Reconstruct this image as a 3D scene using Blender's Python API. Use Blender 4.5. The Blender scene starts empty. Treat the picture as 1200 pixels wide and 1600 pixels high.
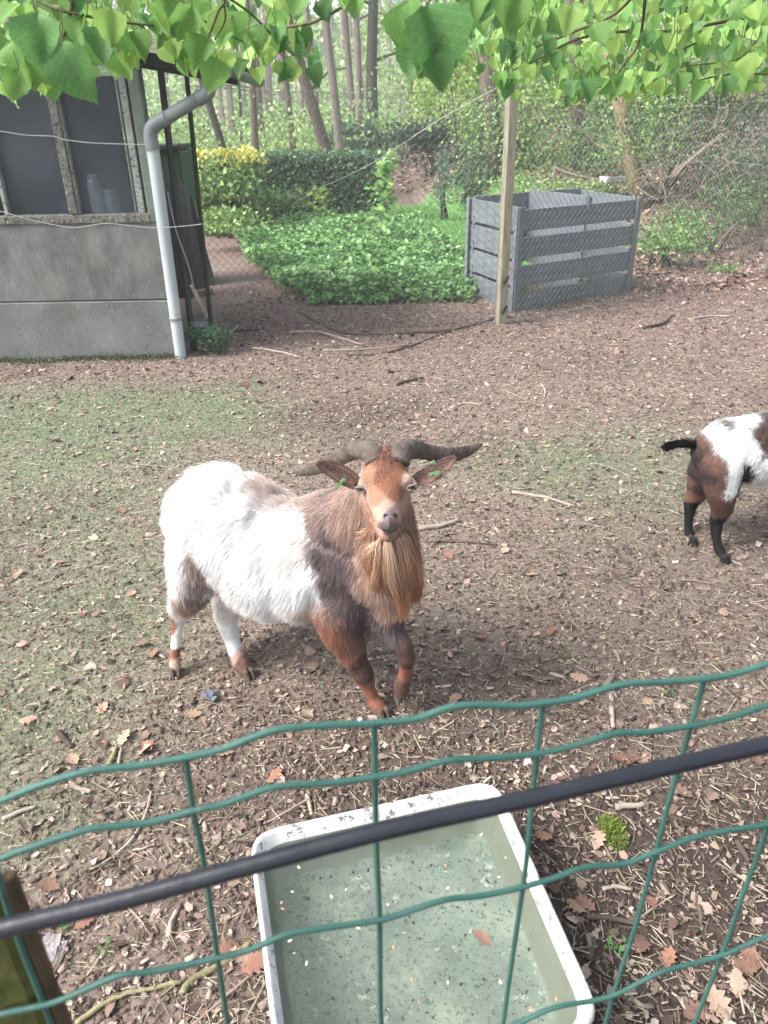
import bpy, math, random
import numpy as np
from mathutils import Vector, Matrix
R = math.radians
random.seed(7); rng = np.random.default_rng(11)
scene = bpy.context.scene
COL = scene.collection

# ---------------------------------------------------------------- camera, sky, sun, exposure
CAM_H, PITCH, ROLL, FPX = 1.5, R(27.55), R(1.0), 1150.0
RGT = Vector((1, 0, 0)); UPV = Vector((0, math.sin(PITCH), math.cos(PITCH)))
FWD = Vector((0, math.cos(PITCH), -math.sin(PITCH)))
XR = math.cos(ROLL)*RGT - math.sin(ROLL)*UPV
XU = math.sin(ROLL)*RGT + math.cos(ROLL)*UPV
CAM = Vector((0, 0, CAM_H))
cd = bpy.data.cameras.new('camera'); cam = bpy.data.objects.new('camera', cd); COL.objects.link(cam)
cam.matrix_world = Matrix(((XR.x, XU.x, -FWD.x, 0), (XR.y, XU.y, -FWD.y, 0), (XR.z, XU.z, -FWD.z, CAM_H), (0, 0, 0, 1)))
cd.sensor_fit = 'VERTICAL'; cd.sensor_height = 24; cd.lens = 24*FPX/1600
cd.clip_start = 0.02; cd.clip_end = 400
cd.dof.use_dof = True; cd.dof.focus_distance = 2.2; cd.dof.aperture_fstop = cd.lens/3.2
scene.camera = cam
SUN_EL, SUN_DIR = R(48), Vector((-0.66, -0.22, 0)).normalized()
w = bpy.data.worlds.new('World'); scene.world = w; w.use_nodes = True
nt = w.node_tree; nt.nodes.clear()
sky = nt.nodes.new('ShaderNodeTexSky'); sky.sky_type = 'NISHITA'; sky.sun_disc = False
sky.sun_elevation = SUN_EL; sky.sun_rotation = math.atan2(SUN_DIR.x, SUN_DIR.y)
sky.dust_density = 4.0; sky.air_density = 1.0; sky.ozone_density = 1.0
hs = nt.nodes.new('ShaderNodeHueSaturation'); hs.inputs['Saturation'].default_value = 0.55
bg = nt.nodes.new('ShaderNodeBackground'); bg.inputs['Strength'].default_value = 0.105
wo = nt.nodes.new('ShaderNodeOutputWorld')
nt.links.new(sky.outputs[0], hs.inputs['Color']); nt.links.new(hs.outputs[0], bg.inputs[0]); nt.links.new(bg.outputs[0], wo.inputs[0])
sl = bpy.data.lights.new('sun', 'SUN'); sl.energy = 1.5; sl.angle = R(22); sl.color = (1, .985, .965)
so = bpy.data.objects.new('sun', sl); COL.objects.link(so)
sdir = Vector((SUN_DIR.x*math.cos(SUN_EL), SUN_DIR.y*math.cos(SUN_EL), math.sin(SUN_EL)))
so.rotation_euler = sdir.to_track_quat('Z', 'Y').to_euler()
scene.view_settings.view_transform = 'Standard'; scene.view_settings.look = 'None'
scene.view_settings.gamma = 1; scene.view_settings.use_curve_mapping = False
scene.view_settings.exposure = 2.0
try:
    scene.cycles.max_bounces = 8; scene.cycles.transparent_max_bounces = 24
    scene.cycles.use_denoising = True
except Exception: pass

# ---------------------------------------------------------------- placing helpers
def ray(px, py):
    xc = float(px-600)/FPX; yc = float(800-py)/FPX
    return (FWD + xc*XR + yc*XU)
def sstep(a, b, x):
    t = np.clip((x-a)/(b-a), 0, 1); return t*t*(3-2*t)
_nd = [(rng.normal(size=2), rng.uniform(0, 6.28)) for _ in range(40)]
def wav(x, y, sc, k0=0, n=7):
    s = 0
    for i in range(n):
        d, ph = _nd[(k0+i) % 40]
        s = s + np.sin((x*d[0]+y*d[1])*sc*(1+.35*i)+ph)/(1+.3*i)
    return s/2.6
def hgt(x, y):
    x = np.asarray(x, float); y = np.asarray(y, float)
    ys = np.where(x > 2.4, 11.2-.75*(x-2.4), 11.2+(2.4-x)*4.6)
    ys = np.clip(ys, 8.6, 18.5)
    top = .9+np.clip((x-1.5)*.5, 0, 2.8)
    rise = top*(1-np.exp(-np.maximum(y-ys, 0)*.34/np.maximum(top, .1)*1.0))
    lat = sstep(-1.5, 1.0, x)
    near = .012*wav(x, y, 2.2)+.006*wav(x, y, 7, 9)
    far = .10*wav(x, y, .55, 20)*sstep(9, 16, y)
    return rise*(lat*.95+.05)+near*(1-sstep(12, 20, y))+far*.5
def hg(x, y): return float(hgt(x, y))
def G(px, py, dz=0.0):
    """the point of the ground seen at a pixel"""
    d = ray(px, py); t = .3
    prev = t
    while t < 120:
        p = CAM+d*t
        if p.z < hg(p.x, p.y)+dz: break
        prev = t; t *= 1.02
    lo, hi = prev, t
    for _ in range(18):
        m = (lo+hi)/2; p = CAM+d*m
        if p.z < hg(p.x, p.y)+dz: hi = m
        else: lo = m
    return CAM+d*hi
def Q(px, py, Y):
    d = ray(px, py); return CAM+d*(float(Y)/d.y)
def Z(px, py, z):
    d = ray(px, py); return CAM+d*((z-CAM_H)/d.z)
def proj(p):
    v = Vector(p)-CAM; z = v.dot(FWD); return 600+FPX*v.dot(XR)/z, 800-FPX*v.dot(XU)/z

# ---------------------------------------------------------------- object helpers
def tag(o, label=None, cat=None, group=None, kind=None):
    if label: o['label'] = label
    if cat: o['category'] = cat
    if group: o['group'] = group
    if kind: o['kind'] = kind
    return o
def empty(name, loc=(0, 0, 0), **k):
    o = bpy.data.objects.new(name, None); COL.objects.link(o); o.location = loc; o.empty_display_size = .1
    return tag(o, **k)
def link(name, me, parent=None, **k):
    o = bpy.data.objects.new(name, me); COL.objects.link(o)
    if parent is not None:
        o.parent = parent; o.matrix_parent_inverse = Matrix.Translation(-Vector(parent.location))
    return tag(o, **k)
def mesh_np(name, V, F, mat=None, col=None, smooth=False):
    """V (n,3), F (m,k) arrays with constant k"""
    me = bpy.data.meshes.new(name); V = np.ascontiguousarray(V, np.float32); F = np.ascontiguousarray(F, np.int32)
    me.vertices.add(len(V)); me.vertices.foreach_set('co', V.ravel())
    k = F.shape[1]; me.loops.add(F.size); me.loops.foreach_set('vertex_index', F.ravel())
    me.polygons.add(len(F)); me.polygons.foreach_set('loop_start', np.arange(0, F.size, k, dtype=np.int32))
    try: me.polygons.foreach_set('loop_total', np.full(len(F), k, np.int32))
    except Exception: pass
    if smooth: me.polygons.foreach_set('use_smooth', np.ones(len(F), bool))
    me.update(calc_edges=True)
    if col is not None:
        a = me.color_attributes.new('Col', 'FLOAT_COLOR', 'POINT')
        c = np.ones((len(V), 4), np.float32); c[:, :3] = col; a.data.foreach_set('color', c.ravel())
    if mat: me.materials.append(mat)
    return me
class MB:
    def __init__(s): s.v = []; s.f = []
    def add(s, V, F):
        o = len(s.v); s.v += [tuple(p) for p in V]; s.f += [tuple(i+o for i in f) for f in F]
    def box(s, c, sz, M=None, jit=0):
        x, y, z = [q/2 for q in sz]
        V = [Vector((a*x, b*y, e*z)) for a in (-1, 1) for b in (-1, 1) for e in (-1, 1)]
        if jit: V = [v+Vector((random.uniform(-jit, jit), random.uniform(-jit, jit), random.uniform(-jit, jit))) for v in V]
        if M is not None: V = [M @ v for v in V]
        V = [v+Vector(c) for v in V]
        s.add(V, [(0, 1, 3, 2), (4, 6, 7, 5), (0, 4, 5, 1), (2, 3, 7, 6), (0, 2, 6, 4), (1, 5, 7, 3)])
    def hexa(s, P):
        """8 points: bottom 4 ccw, top 4 ccw"""
        s.add(P, [(0, 3, 2, 1), (4, 5, 6, 7), (0, 1, 5, 4), (1, 2, 6, 5), (2, 3, 7, 6), (3, 0, 4, 7)])
    def tube(s, P, r, seg=8, cap=True, flat=1.0):
        P = [Vector(p) for p in P]; n = len(P)
        if not hasattr(r, '__len__'): r = [r]*n
        o = len(s.v); side = None
        for i in range(n):
            t = (P[min(i+1, n-1)]-P[max(i-1, 0)]).normalized()
            if side is None:
                side = t.cross(Vector((0, 0, 1)))
                if side.length < .1: side = t.cross(Vector((0, 1, 0)))
            side = (side-t*side.dot(t)).normalized(); up = side.cross(t)
            for k in range(seg):
                a = 2*math.pi*k/seg; s.v.append(tuple(P[i]+side*(math.cos(a)*r[i])+up*(math.sin(a)*r[i]*flat)))
        for i in range(n-1):
            for k in range(seg):
                a = o+i*seg+k; b = o+i*seg+(k+1) % seg; s.f.append((a, b, b+seg, a+seg))
        if cap:
            s.f.append(tuple(o+k for k in range(seg))[::-1]); s.f.append(tuple(o+(n-1)*seg+k for k in range(seg)))
    def lathe(s, prof, c=(0, 0, 0), seg=20):
        o = len(s.v)
        for (r, z) in prof:
            for k in range(seg):
                a = 2*math.pi*k/seg; s.v.append((c[0]+r*math.cos(a), c[1]+r*math.sin(a), c[2]+z))
        for i in range(len(prof)-1):
            for k in range(seg):
                a = o+i*seg+k; b = o+i*seg+(k+1) % seg; s.f.append((a, b, b+seg, a+seg))
        s.f.append(tuple(o+k for k in range(seg))[::-1]); s.f.append(tuple(o+(len(prof)-1)*seg+k for k in range(seg)))
    def mesh(s, name, mat, smooth=False):
        me = bpy.data.meshes.new(name); me.from_pydata(s.v, [], s.f)
        if smooth: me.polygons.foreach_set('use_smooth', [True]*len(me.polygons))
        me.materials.append(mat); me.update(); return me
    def obj(s, name, mat, parent=None, smooth=False, bevel=0, **k):
        o = link(name, s.mesh(name, mat, smooth), parent, **k)
        if bevel:
            b = o.modifiers.new('b', 'BEVEL'); b.width = bevel; b.segments = 2; b.limit_method = 'ANGLE'
        return o
def spline(P, n=6):
    P = [Vector(p) for p in P]; out = []
    for i in range(len(P)-1):
        a = P[max(i-1, 0)]; b = P[i]; c = P[i+1]; d = P[min(i+2, len(P)-1)]
        for k in range(n):
            t = k/n; out.append(.5*((2*b)+(c-a)*t+(2*a-5*b+4*c-d)*t*t+(3*b-a-3*c+d)*t**3))
    out.append(P[-1]); return out

# ---------------------------------------------------------------- materials
def srgb(r, g, b):
    f = lambda c: (c/255/12.92) if c/255 <= .04045 else ((c/255+.055)/1.055)**2.4
    c = (f(r), f(g), f(b)); l = .25*c[0]+.6*c[1]+.15*c[2]
    return tuple(l+(q-l)*.84 for q in c)
def mat(name, cols, scale=8, detail=6, rough=.85, bump=.3, bscale=None, bdist=.01, attr=False, stretch=(1, 1, 1), rot=(0, 0, 0),
        spots=None, spec=.3, metal=0, trans=0, objrand=0, coord='Object', sheen=0, rvar=0):
    m = bpy.data.materials.new(name); m.use_nodes = True; t = m.node_tree; N = t.nodes; L = t.links
    b = N['Principled BSDF']; b.inputs['Roughness'].default_value = rough; b.inputs['Specular IOR Level'].default_value = spec
    b.inputs['Metallic'].default_value = metal
    tc = N.new('ShaderNodeTexCoord'); mp = N.new('ShaderNodeMapping'); mp.inputs['Scale'].default_value = stretch; mp.inputs['Rotation'].default_value = rot
    if coord == 'World':
        ge = N.new('ShaderNodeNewGeometry'); L.new(ge.outputs['Position'], mp.inputs[0])
    else: L.new(tc.outputs[coord], mp.inputs[0])
    nz = N.new('ShaderNodeTexNoise'); nz.inputs['Scale'].default_value = scale; nz.inputs['Detail'].default_value = detail; nz.inputs['Roughness'].default_value = .62
    L.new(mp.outputs[0], nz.inputs[0])
    if not hasattr(cols[0], '__len__'): cols = [cols]
    cr = N.new('ShaderNodeValToRGB'); el = cr.color_ramp.elements
    n = len(cols); pos = [.5] if n == 1 else [.28+.44*i/(n-1) for i in range(n)]
    el[0].position = pos[0]; el[0].color = (*cols[0], 1)
    if n == 1: el[1].position = 1; el[1].color = (*cols[0], 1)
    else:
        el[1].position = pos[-1]; el[1].color = (*cols[-1], 1)
        for i in range(1, n-1):
            e = el.new(pos[i]); e.color = (*cols[i], 1)
    L.new(nz.outputs['Fac'], cr.inputs[0]); out = cr.outputs[0]
    if attr:
        at = N.new('ShaderNodeAttribute'); at.attribute_name = 'Col'
        mx = N.new('ShaderNodeMixRGB'); mx.blend_type = 'MULTIPLY'; mx.inputs[0].default_value = 1
        L.new(at.outputs['Color'], mx.inputs[1]); L.new(out, mx.inputs[2]); out = mx.outputs[0]
    if spots:   # (scale, threshold, width, colour, strength)
        for (ss, th, wd, sc, fs) in spots:
            n2 = N.new('ShaderNodeTexNoise'); n2.inputs['Scale'].default_value = ss; n2.inputs['Detail'].default_value = 5; n2.inputs['Roughness'].default_value = .7
            L.new(mp.outputs[0], n2.inputs[0])
            r2 = N.new('ShaderNodeValToRGB'); r2.color_ramp.elements[0].position = th; r2.color_ramp.elements[1].position = th+wd
            r2.color_ramp.elements[0].color = (0, 0, 0, 1); r2.color_ramp.elements[1].color = (fs, fs, fs, 1)
            L.new(n2.outputs['Fac'], r2.inputs[0])
            mx = N.new('ShaderNodeMixRGB'); L.new(r2.outputs[0], mx.inputs[0]); L.new(out, mx.inputs[1]); mx.inputs[2].default_value = (*sc, 1); out = mx.outputs[0]
    if objrand:
        oi = N.new('ShaderNodeObjectInfo'); hv = N.new('ShaderNodeHueSaturation'); mr = N.new('ShaderNodeMapRange')
        mr.inputs[3].default_value = 1-objrand; mr.inputs[4].default_value = 1+objrand
        L.new(oi.outputs['Random'], mr.inputs[0]); L.new(mr.outputs[0], hv.inputs['Value']); L.new(out, hv.inputs['Color']); out = hv.outputs[0]
    L.new(out, b.inputs['Base Color'])
    if bump:
        nb = N.new('ShaderNodeTexNoise'); nb.inputs['Scale'].default_value = bscale or scale*3; nb.inputs['Detail'].default_value = 5
        L.new(mp.outputs[0], nb.inputs[0]); bp = N.new('ShaderNodeBump'); bp.inputs['Strength'].default_value = bump; bp.inputs['Distance'].default_value = bdist
        L.new(nb.outputs['Fac'], bp.inputs['Height']); L.new(bp.outputs[0], b.inputs['Normal'])
    if trans:
        tr = N.new('ShaderNodeBsdfTranslucent'); L.new(out, tr.inputs[0]); ms = N.new('ShaderNodeMixShader'); ms.inputs[0].default_value = trans
        L.new(b.outputs[0], ms.inputs[1]); L.new(tr.outputs[0], ms.inputs[2]); L.new(ms.outputs[0], N['Material Output'].inputs[0])
    return m
M = {}
M['leafmass'] = mat('leaf_mass', [(1, 1, 1)], attr=True, bump=0, rough=.5, trans=.35, spec=.4)
M['litter'] = mat('litter', [(.75, .75, .75), (1.1, 1.1, 1.1)], attr=True, bump=0, rough=.8, scale=60, spec=.25)
M['grass'] = mat('grass_blades', [(1, 1, 1)], attr=True, bump=0, rough=.6, trans=.3)
M['concrete'] = mat('old_concrete', [srgb(78, 82, 82), srgb(102, 104, 102), srgb(124, 125, 121)], stretch=(1, 1, .6), scale=7, detail=9, bump=.6, bscale=60, bdist=.006,
                    spots=[(30, .58, .10, srgb(66, 68, 66), .45), (3, .56, .12, srgb(112, 104, 96), .3), (60, .62, .05, srgb(150, 152, 146), .5), (2.2, .52, .2, srgb(66, 70, 68), .45)], coord='World')
M['concrete_low'] = mat('plinth_concrete', [srgb(90, 93, 91), srgb(122, 124, 120)], scale=4, detail=9, bump=.5, bscale=70, bdist=.005,
                    spots=[(10, .58, .08, srgb(90, 95, 84), .6), (50, .62, .05, srgb(180, 180, 172), .5)], coord='World')
M['sill'] = mat('spotted_concrete', [srgb(78, 78, 72), srgb(120, 118, 110)], scale=9, detail=9, bump=.8, bscale=40, bdist=.01,
                    spots=[(38, .54, .04, srgb(40, 42, 38), .9), (55, .60, .04, srgb(185, 180, 170), .8), (12, .6, .1, srgb(98, 84, 62), .5)], coord='World')
M['frame'] = mat('window_frame', [srgb(120, 122, 118), srgb(156, 158, 152)], scale=7, bump=.5, bscale=50, bdist=.004,
                    spots=[(45, .56, .04, srgb(66, 68, 62), .85)], coord='World')
M['mossy'] = mat('mossy_concrete', [srgb(84, 100, 88), srgb(122, 134, 122)], scale=6, bump=.6, bscale=50, spots=[(30, .6, .05, srgb(140, 145, 135), .7)], coord='World')
M['moss'] = mat('moss', [srgb(60, 82, 30), srgb(110, 130, 50)], scale=40, bump=1, bscale=120, rough=1)
M['pvc'] = mat('grey_plastic_pipe', [srgb(158, 168, 172), srgb(176, 184, 186)], scale=3, bump=.05, rough=.45, spots=[(22, .63, .1, srgb(120, 128, 120), .4)], coord='World')
M['pvc_dark'] = mat('dark_plastic_pipe', [srgb(104, 112, 116), srgb(124, 130, 132)], scale=4, bump=.1, rough=.5, coord='World')
M['darkwood'] = mat('dark_wood', [srgb(38, 42, 40), srgb(66, 68, 64)], scale=6, stretch=(6, 6, 1), bump=.5, rough=.8, coord='World')
M['greenpost'] = mat('green_post', [srgb(44, 52, 40), srgb(66, 76, 56)], scale=12, bump=.4, rough=.7, coord='World')
M['palewood'] = mat('pale_wood', [srgb(120, 112, 98), srgb(160, 150, 134)], scale=5, stretch=(1, 1, 14), bump=.5, coord='World')
M['postwood'] = mat('fence_post_wood', [srgb(110, 106, 84), srgb(138, 133, 110), srgb(158, 154, 132)], scale=5, stretch=(9, 9, 1), bump=.6, bscale=30, bdist=.003,
                    spots=[(14, .6, .1, srgb(96, 104, 70), .5)], coord='World')
M['bin_l'] = mat('grey_painted_board', [srgb(98, 105, 111), srgb(115, 122, 128)], scale=3, stretch=(1, 1, 3), bump=.15, rough=.55, objrand=.05,
                    spots=[(9, .66, .12, srgb(134, 134, 108), .5)], coord='World')
M['algaewood'] = mat('algae_post', [srgb(48, 52, 16), srgb(80, 84, 26), srgb(62, 62, 30)], scale=14, bump=.5, rough=.9, coord='World')
M['brownwood'] = mat('brown_post_side', [srgb(72, 58, 40), srgb(98, 80, 58)], scale=12, bump=.5, coord='World')
M['wire'] = mat('galvanised_wire', [srgb(96, 104, 96), srgb(128, 134, 124)], scale=20, bump=0, rough=.45, metal=.3)
M['oldwire'] = mat('pale_wire', [srgb(150, 152, 146), srgb(176, 176, 168)], scale=30, bump=0, rough=.5)
M['pvcwire'] = mat('green_coated_wire', [srgb(38, 88, 80), srgb(52, 102, 92)], scale=40, bump=.3, bscale=700, bdist=.001, rough=.5, spec=.4, spots=[(60, .62, .05, srgb(92, 110, 98), .6)])
M['rod'] = mat('black_rod', [srgb(26, 28, 38), srgb(36, 39, 50)], scale=20, bump=.1, rough=.42, spec=.5)
M['bark'] = mat('bark_brown', [srgb(72, 62, 52), srgb(118, 104, 90)], scale=5, stretch=(5, 5, 1), bump=1, bscale=9, bdist=.03, objrand=.2, coord='Object')
M['bark_pink'] = mat('bark_pine', [srgb(112, 98, 92), srgb(150, 136, 130)], scale=4, stretch=(4, 4, 1), bump=1, bscale=9, bdist=.03, objrand=.15)
M['bark_dark'] = mat('bark_dark', [srgb(48, 46, 40), srgb(82, 78, 70)], scale=5, stretch=(5, 5, 1), bump=1, bscale=9, bdist=.03, objrand=.15)
M['bark_ochre'] = mat('bark_ochre', [srgb(110, 98, 66), srgb(168, 150, 112)], scale=7, stretch=(4, 4, 1), bump=1, bscale=12, bdist=.03)
M['twig'] = mat('twig', [srgb(72, 70, 44), srgb(108, 104, 68)], scale=40, bump=.4, rough=.8)
M['deadtwig'] = mat('dead_twig', [srgb(128, 112, 98), srgb(170, 156, 142)], scale=20, bump=.4, rough=.9, objrand=.2)
M['darktwig'] = mat('dark_stick', [srgb(66, 54, 46), srgb(96, 82, 72)], scale=20, bump=.5, rough=.9, objrand=.2)
M['greenstick'] = mat('mossy_stick', [srgb(110, 108, 72), srgb(148, 140, 104)], scale=20, bump=.5, rough=.9)
M['brick'] = mat('brick', [srgb(112, 84, 72), srgb(134, 104, 90)], scale=20, bump=.6, rough=.95)
M['black'] = mat('black_plastic', [srgb(40, 44, 46)], bump=.1, rough=.5)
M['binplastic'] = mat('green_plastic', [srgb(24, 58, 42), srgb(34, 76, 56)], scale=4, bump=.1, rough=.45)
M['slab'] = mat('dirty_slab', [srgb(98, 86, 78), srgb(124, 112, 102)], scale=12, bump=.6, coord='World')
M['orange'] = mat('orange_paint', [srgb(160, 92, 66)], bump=.1, rough=.6)
M['interior'] = mat('shed_inside', [srgb(44, 47, 50), srgb(60, 62, 64)], scale=4, bump=.2)
M['tin'] = mat('tin', [srgb(150, 156, 156), srgb(176, 180, 178)], scale=20, bump=.1, rough=.4, metal=.3)

# ---------------------------------------------------------------- ground
def gmask(x, y):
    """share of living grass/moss on the ground"""
    n = wav(x, y, 1.1, 3)*.5+wav(x, y, 4, 12)*.35+wav(x, y, 11, 22)*.2
    a = sstep(-.25, -1.35, x-.12*(y-2)) * sstep(.85, 1.35, y) * (1-sstep(4.3, 5.2, y))
    p1 = np.exp(-(((x-1.25)/.85)**2+((y-3.35)/.5)**2))*.75
    p2 = np.exp(-(((x-.6)/1.6)**2+((y-2.6)/1.0)**2))*.16
    lawn = sstep(1.2, 1.6, y*0+1.7)*sstep(7.6, 8.2, y)*(1-sstep(17.3, 18.3, y))*sstep(-1, 0, x)*(1-sstep(2.0+0*y, 3.0, x-.06*(y-8)))
    return np.clip(np.maximum(np.maximum(a*1.0, p1), p2)*(1+n*.8)-.12+n*.15, 0, 1), lawn
def ground_color(x, y):
    x = np.asarray(x); y = np.asarray(y)
    g, lawn = gmask(x, y)
    soil = np.array(srgb(72, 60, 55)); brown = np.array(srgb(120, 104, 94)); green = np.array(srgb(110, 124, 94)); lg = np.array(srgb(88, 138, 62))
    pink = np.array(srgb(118, 98, 90))
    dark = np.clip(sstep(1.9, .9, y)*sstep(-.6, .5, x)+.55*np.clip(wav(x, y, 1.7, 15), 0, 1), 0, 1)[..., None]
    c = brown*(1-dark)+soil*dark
    farp = sstep(4.5, 6, y)[..., None]; c = c*(1-farp)+pink*farp
    c = c*(1-.75*g[..., None])+green*(.75*g[..., None])
    c = c*(1-lawn[..., None])+lg*lawn[..., None]
    wood = (sstep(22, 27, y))[..., None]*.6
    c = c*(1-wood)+np.array(srgb(90, 110, 62))*wood
    return c
def grid_mesh(xs, ys, name, mat_):
    X, Y = np.meshgrid(xs, ys); Zz = hgt(X, Y)
    V = np.stack([X, Y, Zz], -1).reshape(-1, 3); nx = len(xs); ny = len(ys)
    i = (np.arange(ny-1)[:, None]*nx+np.arange(nx-1)[None]).ravel()
    F = np.stack([i, i+1, i+nx+1, i+nx], 1)
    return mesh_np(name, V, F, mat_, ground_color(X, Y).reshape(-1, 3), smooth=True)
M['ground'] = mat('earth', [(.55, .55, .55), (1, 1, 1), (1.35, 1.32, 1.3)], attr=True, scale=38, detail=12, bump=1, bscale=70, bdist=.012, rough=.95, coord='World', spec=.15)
xs = np.unique(np.concatenate([np.linspace(-150, -8, 18), np.linspace(-8, -3, 40), np.linspace(-3, 4, 260), np.linspace(4, 10, 50), np.linspace(10, 150, 18)]))
ys = np.unique(np.concatenate([np.linspace(-60, -1, 14), np.linspace(-1, 0.2, 14), np.linspace(.2, 7, 260), np.linspace(7, 30, 110), np.linspace(30, 260, 20)]))
link('ground', grid_mesh(xs, ys, 'ground', M['ground']), kind='structure')
# ---------------------------------------------------------------- shed
WC = G(270, 556); YW = WC.y           # corner foot of the front wall
def W(px, py, off=0.0): return Q(px, py, YW-off)
ZT = W(230, 92).z; ZG = W(120, 470).z; ZS = W(120, 338).z; ZW = W(160, 100).z
XC = W(258, 400).x
g0 = WC.z-.03
shed = empty('garden_shed', (XC-1.6, YW+1, g0), label='old grey concrete garden shed with dusty dark windows and overhanging roof', cat='shed')
def wbox(mb, x0, x1, z0, z1, y0, y1):
    mb.box(((x0+x1)/2, (y0+y1)/2, (z0+z1)/2), (x1-x0, y1-y0, z1-z0))
XL = XC-3.3
b = MB(); wbox(b, XL, XC+.012, g0, ZG-.006, YW-.022, YW+.1); b.obj('plinth', M['concrete_low'], shed, bevel=.006)
b = MB(); wbox(b, XL, XC-.004, ZG+.004, ZS-.05, YW, YW+.09); b.obj('wall', M['concrete'], shed)
b = MB(); wbox(b, XL, XC-.06, ZS-.05, ZS+.012, YW-.012, YW+.095); b.obj('window_sill', M['sill'], shed, bevel=.01)
# window band: panes and mullions measured on the wall
xp2r = W(197, 210).x; xp2l = W(102, 210).x; xp1r = W(84, 210).x; xp1l = W(-16, 210).x
b = MB(); wbox(b, XC-.075, XC, ZS-.048, ZT, YW-.006, YW+.09); b.obj('corner_post', M['mossy'], shed, bevel=.008)
b = MB(); wbox(b, XL, XC-.077, ZW+.03, ZT, YW-.002, YW+.09); b.obj('wall', M['concrete'], shed)
pw = xp2r-xp2l
wins = [(xp2l, xp2r), (xp1l, xp1r), (xp1l-.12-pw, xp1l-.12), (xp1l-.2-2*pw, xp1l-.2-pw)]
glass = bpy.data.materials.new('dusty_glass'); glass.use_nodes = True; t = glass.node_tree
pb = t.nodes['Principled BSDF']; pb.inputs['Base Color'].default_value = (*srgb(104, 112, 120), 1); pb.inputs['Roughness'].default_value = .32
tb = t.nodes.new('ShaderNodeBsdfTransparent'); tb.inputs[0].default_value = (.8, .85, .9, 1); mx = t.nodes.new('ShaderNodeMixShader')
tn = t.nodes.new('ShaderNodeTexNoise'); tn.inputs['Scale'].default_value = 3; tn.inputs['Detail'].default_value = 8; tg = t.nodes.new('ShaderNodeNewGeometry'); t.links.new(tg.outputs['Position'], tn.inputs[0])
mr = t.nodes.new('ShaderNodeMapRange'); mr.inputs[1].default_value = .3; mr.inputs[2].default_value = .75; mr.inputs[3].default_value = .10; mr.inputs[4].default_value = .26
t.links.new(tn.outputs['Fac'], mr.inputs[0]); t.links.new(mr.outputs[0], mx.inputs[0]); t.links.new(tb.outputs[0], mx.inputs[1]); t.links.new(pb.outputs[0], mx.inputs[2]); t.links.new(mx.outputs[0], t.nodes['Material Output'].inputs[0])
for (a, c) in wins:
    fr = MB(); zt = ZW; zb = ZS+.012; fw = .05
    wbox(fr, a-fw*.55, a, zb, zt, YW+.004, YW+.06); wbox(fr, c, c+fw*.9, zb, zt, YW+.004, YW+.06)
    wbox(fr, a-fw*.55, c+fw*.9, zt, zt+.03, YW+.004, YW+.06)
    win = fr.obj('window', M['frame'], shed, bevel=.005)
    p = MB(); wbox(p, a, c, zb, zt, YW+.045, YW+.05); p.obj('pane', glass, win)
b = MB(); mxx = (xp1r+xp2l)/2-.004
wbox(b, mxx-.03, mxx+.03, ZS+.014, ZW+.03, YW-.016, YW+.003); b.obj('mullion', M['sill'], shed, bevel=.008)
# side and back walls, inside
DX = -.55; DY = 1.6
b = MB(); b.hexa([(XC-.09, YW+.1, g0), (XC-.002, YW+.1, g0), (XC+DX, YW+DY, g0), (XC+DX-.09, YW+DY, g0), (XC-.09, YW+.1, ZT), (XC-.002, YW+.1, ZT), (XC+DX, YW+DY, ZT), (XC+DX-.09, YW+DY, ZT)])
b.obj('side_wall', M['concrete'], shed)
b = MB(); wbox(b, XL, XC+DX-.1, g0, ZT, YW+DY-.08, YW+DY); b.obj('back_wall', M['interior'], shed)
b = MB(); wbox(b, XL-.08, XL-.002, g0, ZT, YW-.02, YW+DY); b.obj('side_wall', M['concrete'], shed)
b = MB(); wbox(b, XL, XC-.1, ZS-.08, ZS-.03, YW+.1, YW+.5); b.obj('window_board', M['interior'], shed)
# roof, sloping down to the downpipe side
rs = -.17; yr0, yr1 = YW-.22, YW+DY+.3
xr = Q(326, 108, yr0).x; zr = Q(300, 88, yr0).z
def rz(x): return zr+rs*(x-xr)
b = MB(); b.hexa([(XL-.3, yr0, rz(XL-.3)+.02), (xr, yr0, rz(xr)+.02), (xr, yr1, rz(xr)+.02), (XL-.3, yr1, rz(XL-.3)+.02), (XL-.3, yr0, rz(XL-.3)+.05), (xr, yr0, rz(xr)+.05), (xr, yr1, rz(xr)+.05), (XL-.3, yr1, rz(XL-.3)+.05)])
b.obj('roof', M['darkwood'], shed)
b = MB(); b.hexa([(XL-.3, yr0-.022, rz(XL-.3)-.035), (xr-.12, yr0-.022, rz(xr-.12)-.035), (xr-.12, yr0-.002, rz(xr-.12)-.035), (XL-.3, yr0-.002, rz(XL-.3)-.035), (XL-.3, yr0-.022, rz(XL-.3)+.055), (xr-.12, yr0-.022, rz(xr-.12)+.055), (xr-.12, yr0-.002, rz(xr-.12)+.055), (XL-.3, yr0-.002, rz(XL-.3)+.055)])
b.obj('fascia_board', M['palewood'], shed)
for yy in (YW+.05, YW+.6, YW+1.15):
    b = MB(); b.hexa([(XL, yy, rz(XL)-.09), (xr-.06, yy, rz(xr)-.09), (xr-.06, yy+.06, rz(xr)-.09), (XL, yy+.06, rz(XL)-.09), (XL, yy, rz(XL)+.018), (xr-.06, yy, rz(xr)+.018), (xr-.06, yy+.06, rz(xr)+.018), (XL, yy+.06, rz(XL)+.018)])
    b.obj('rafter', M['darkwood'], shed)
b = MB()
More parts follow.
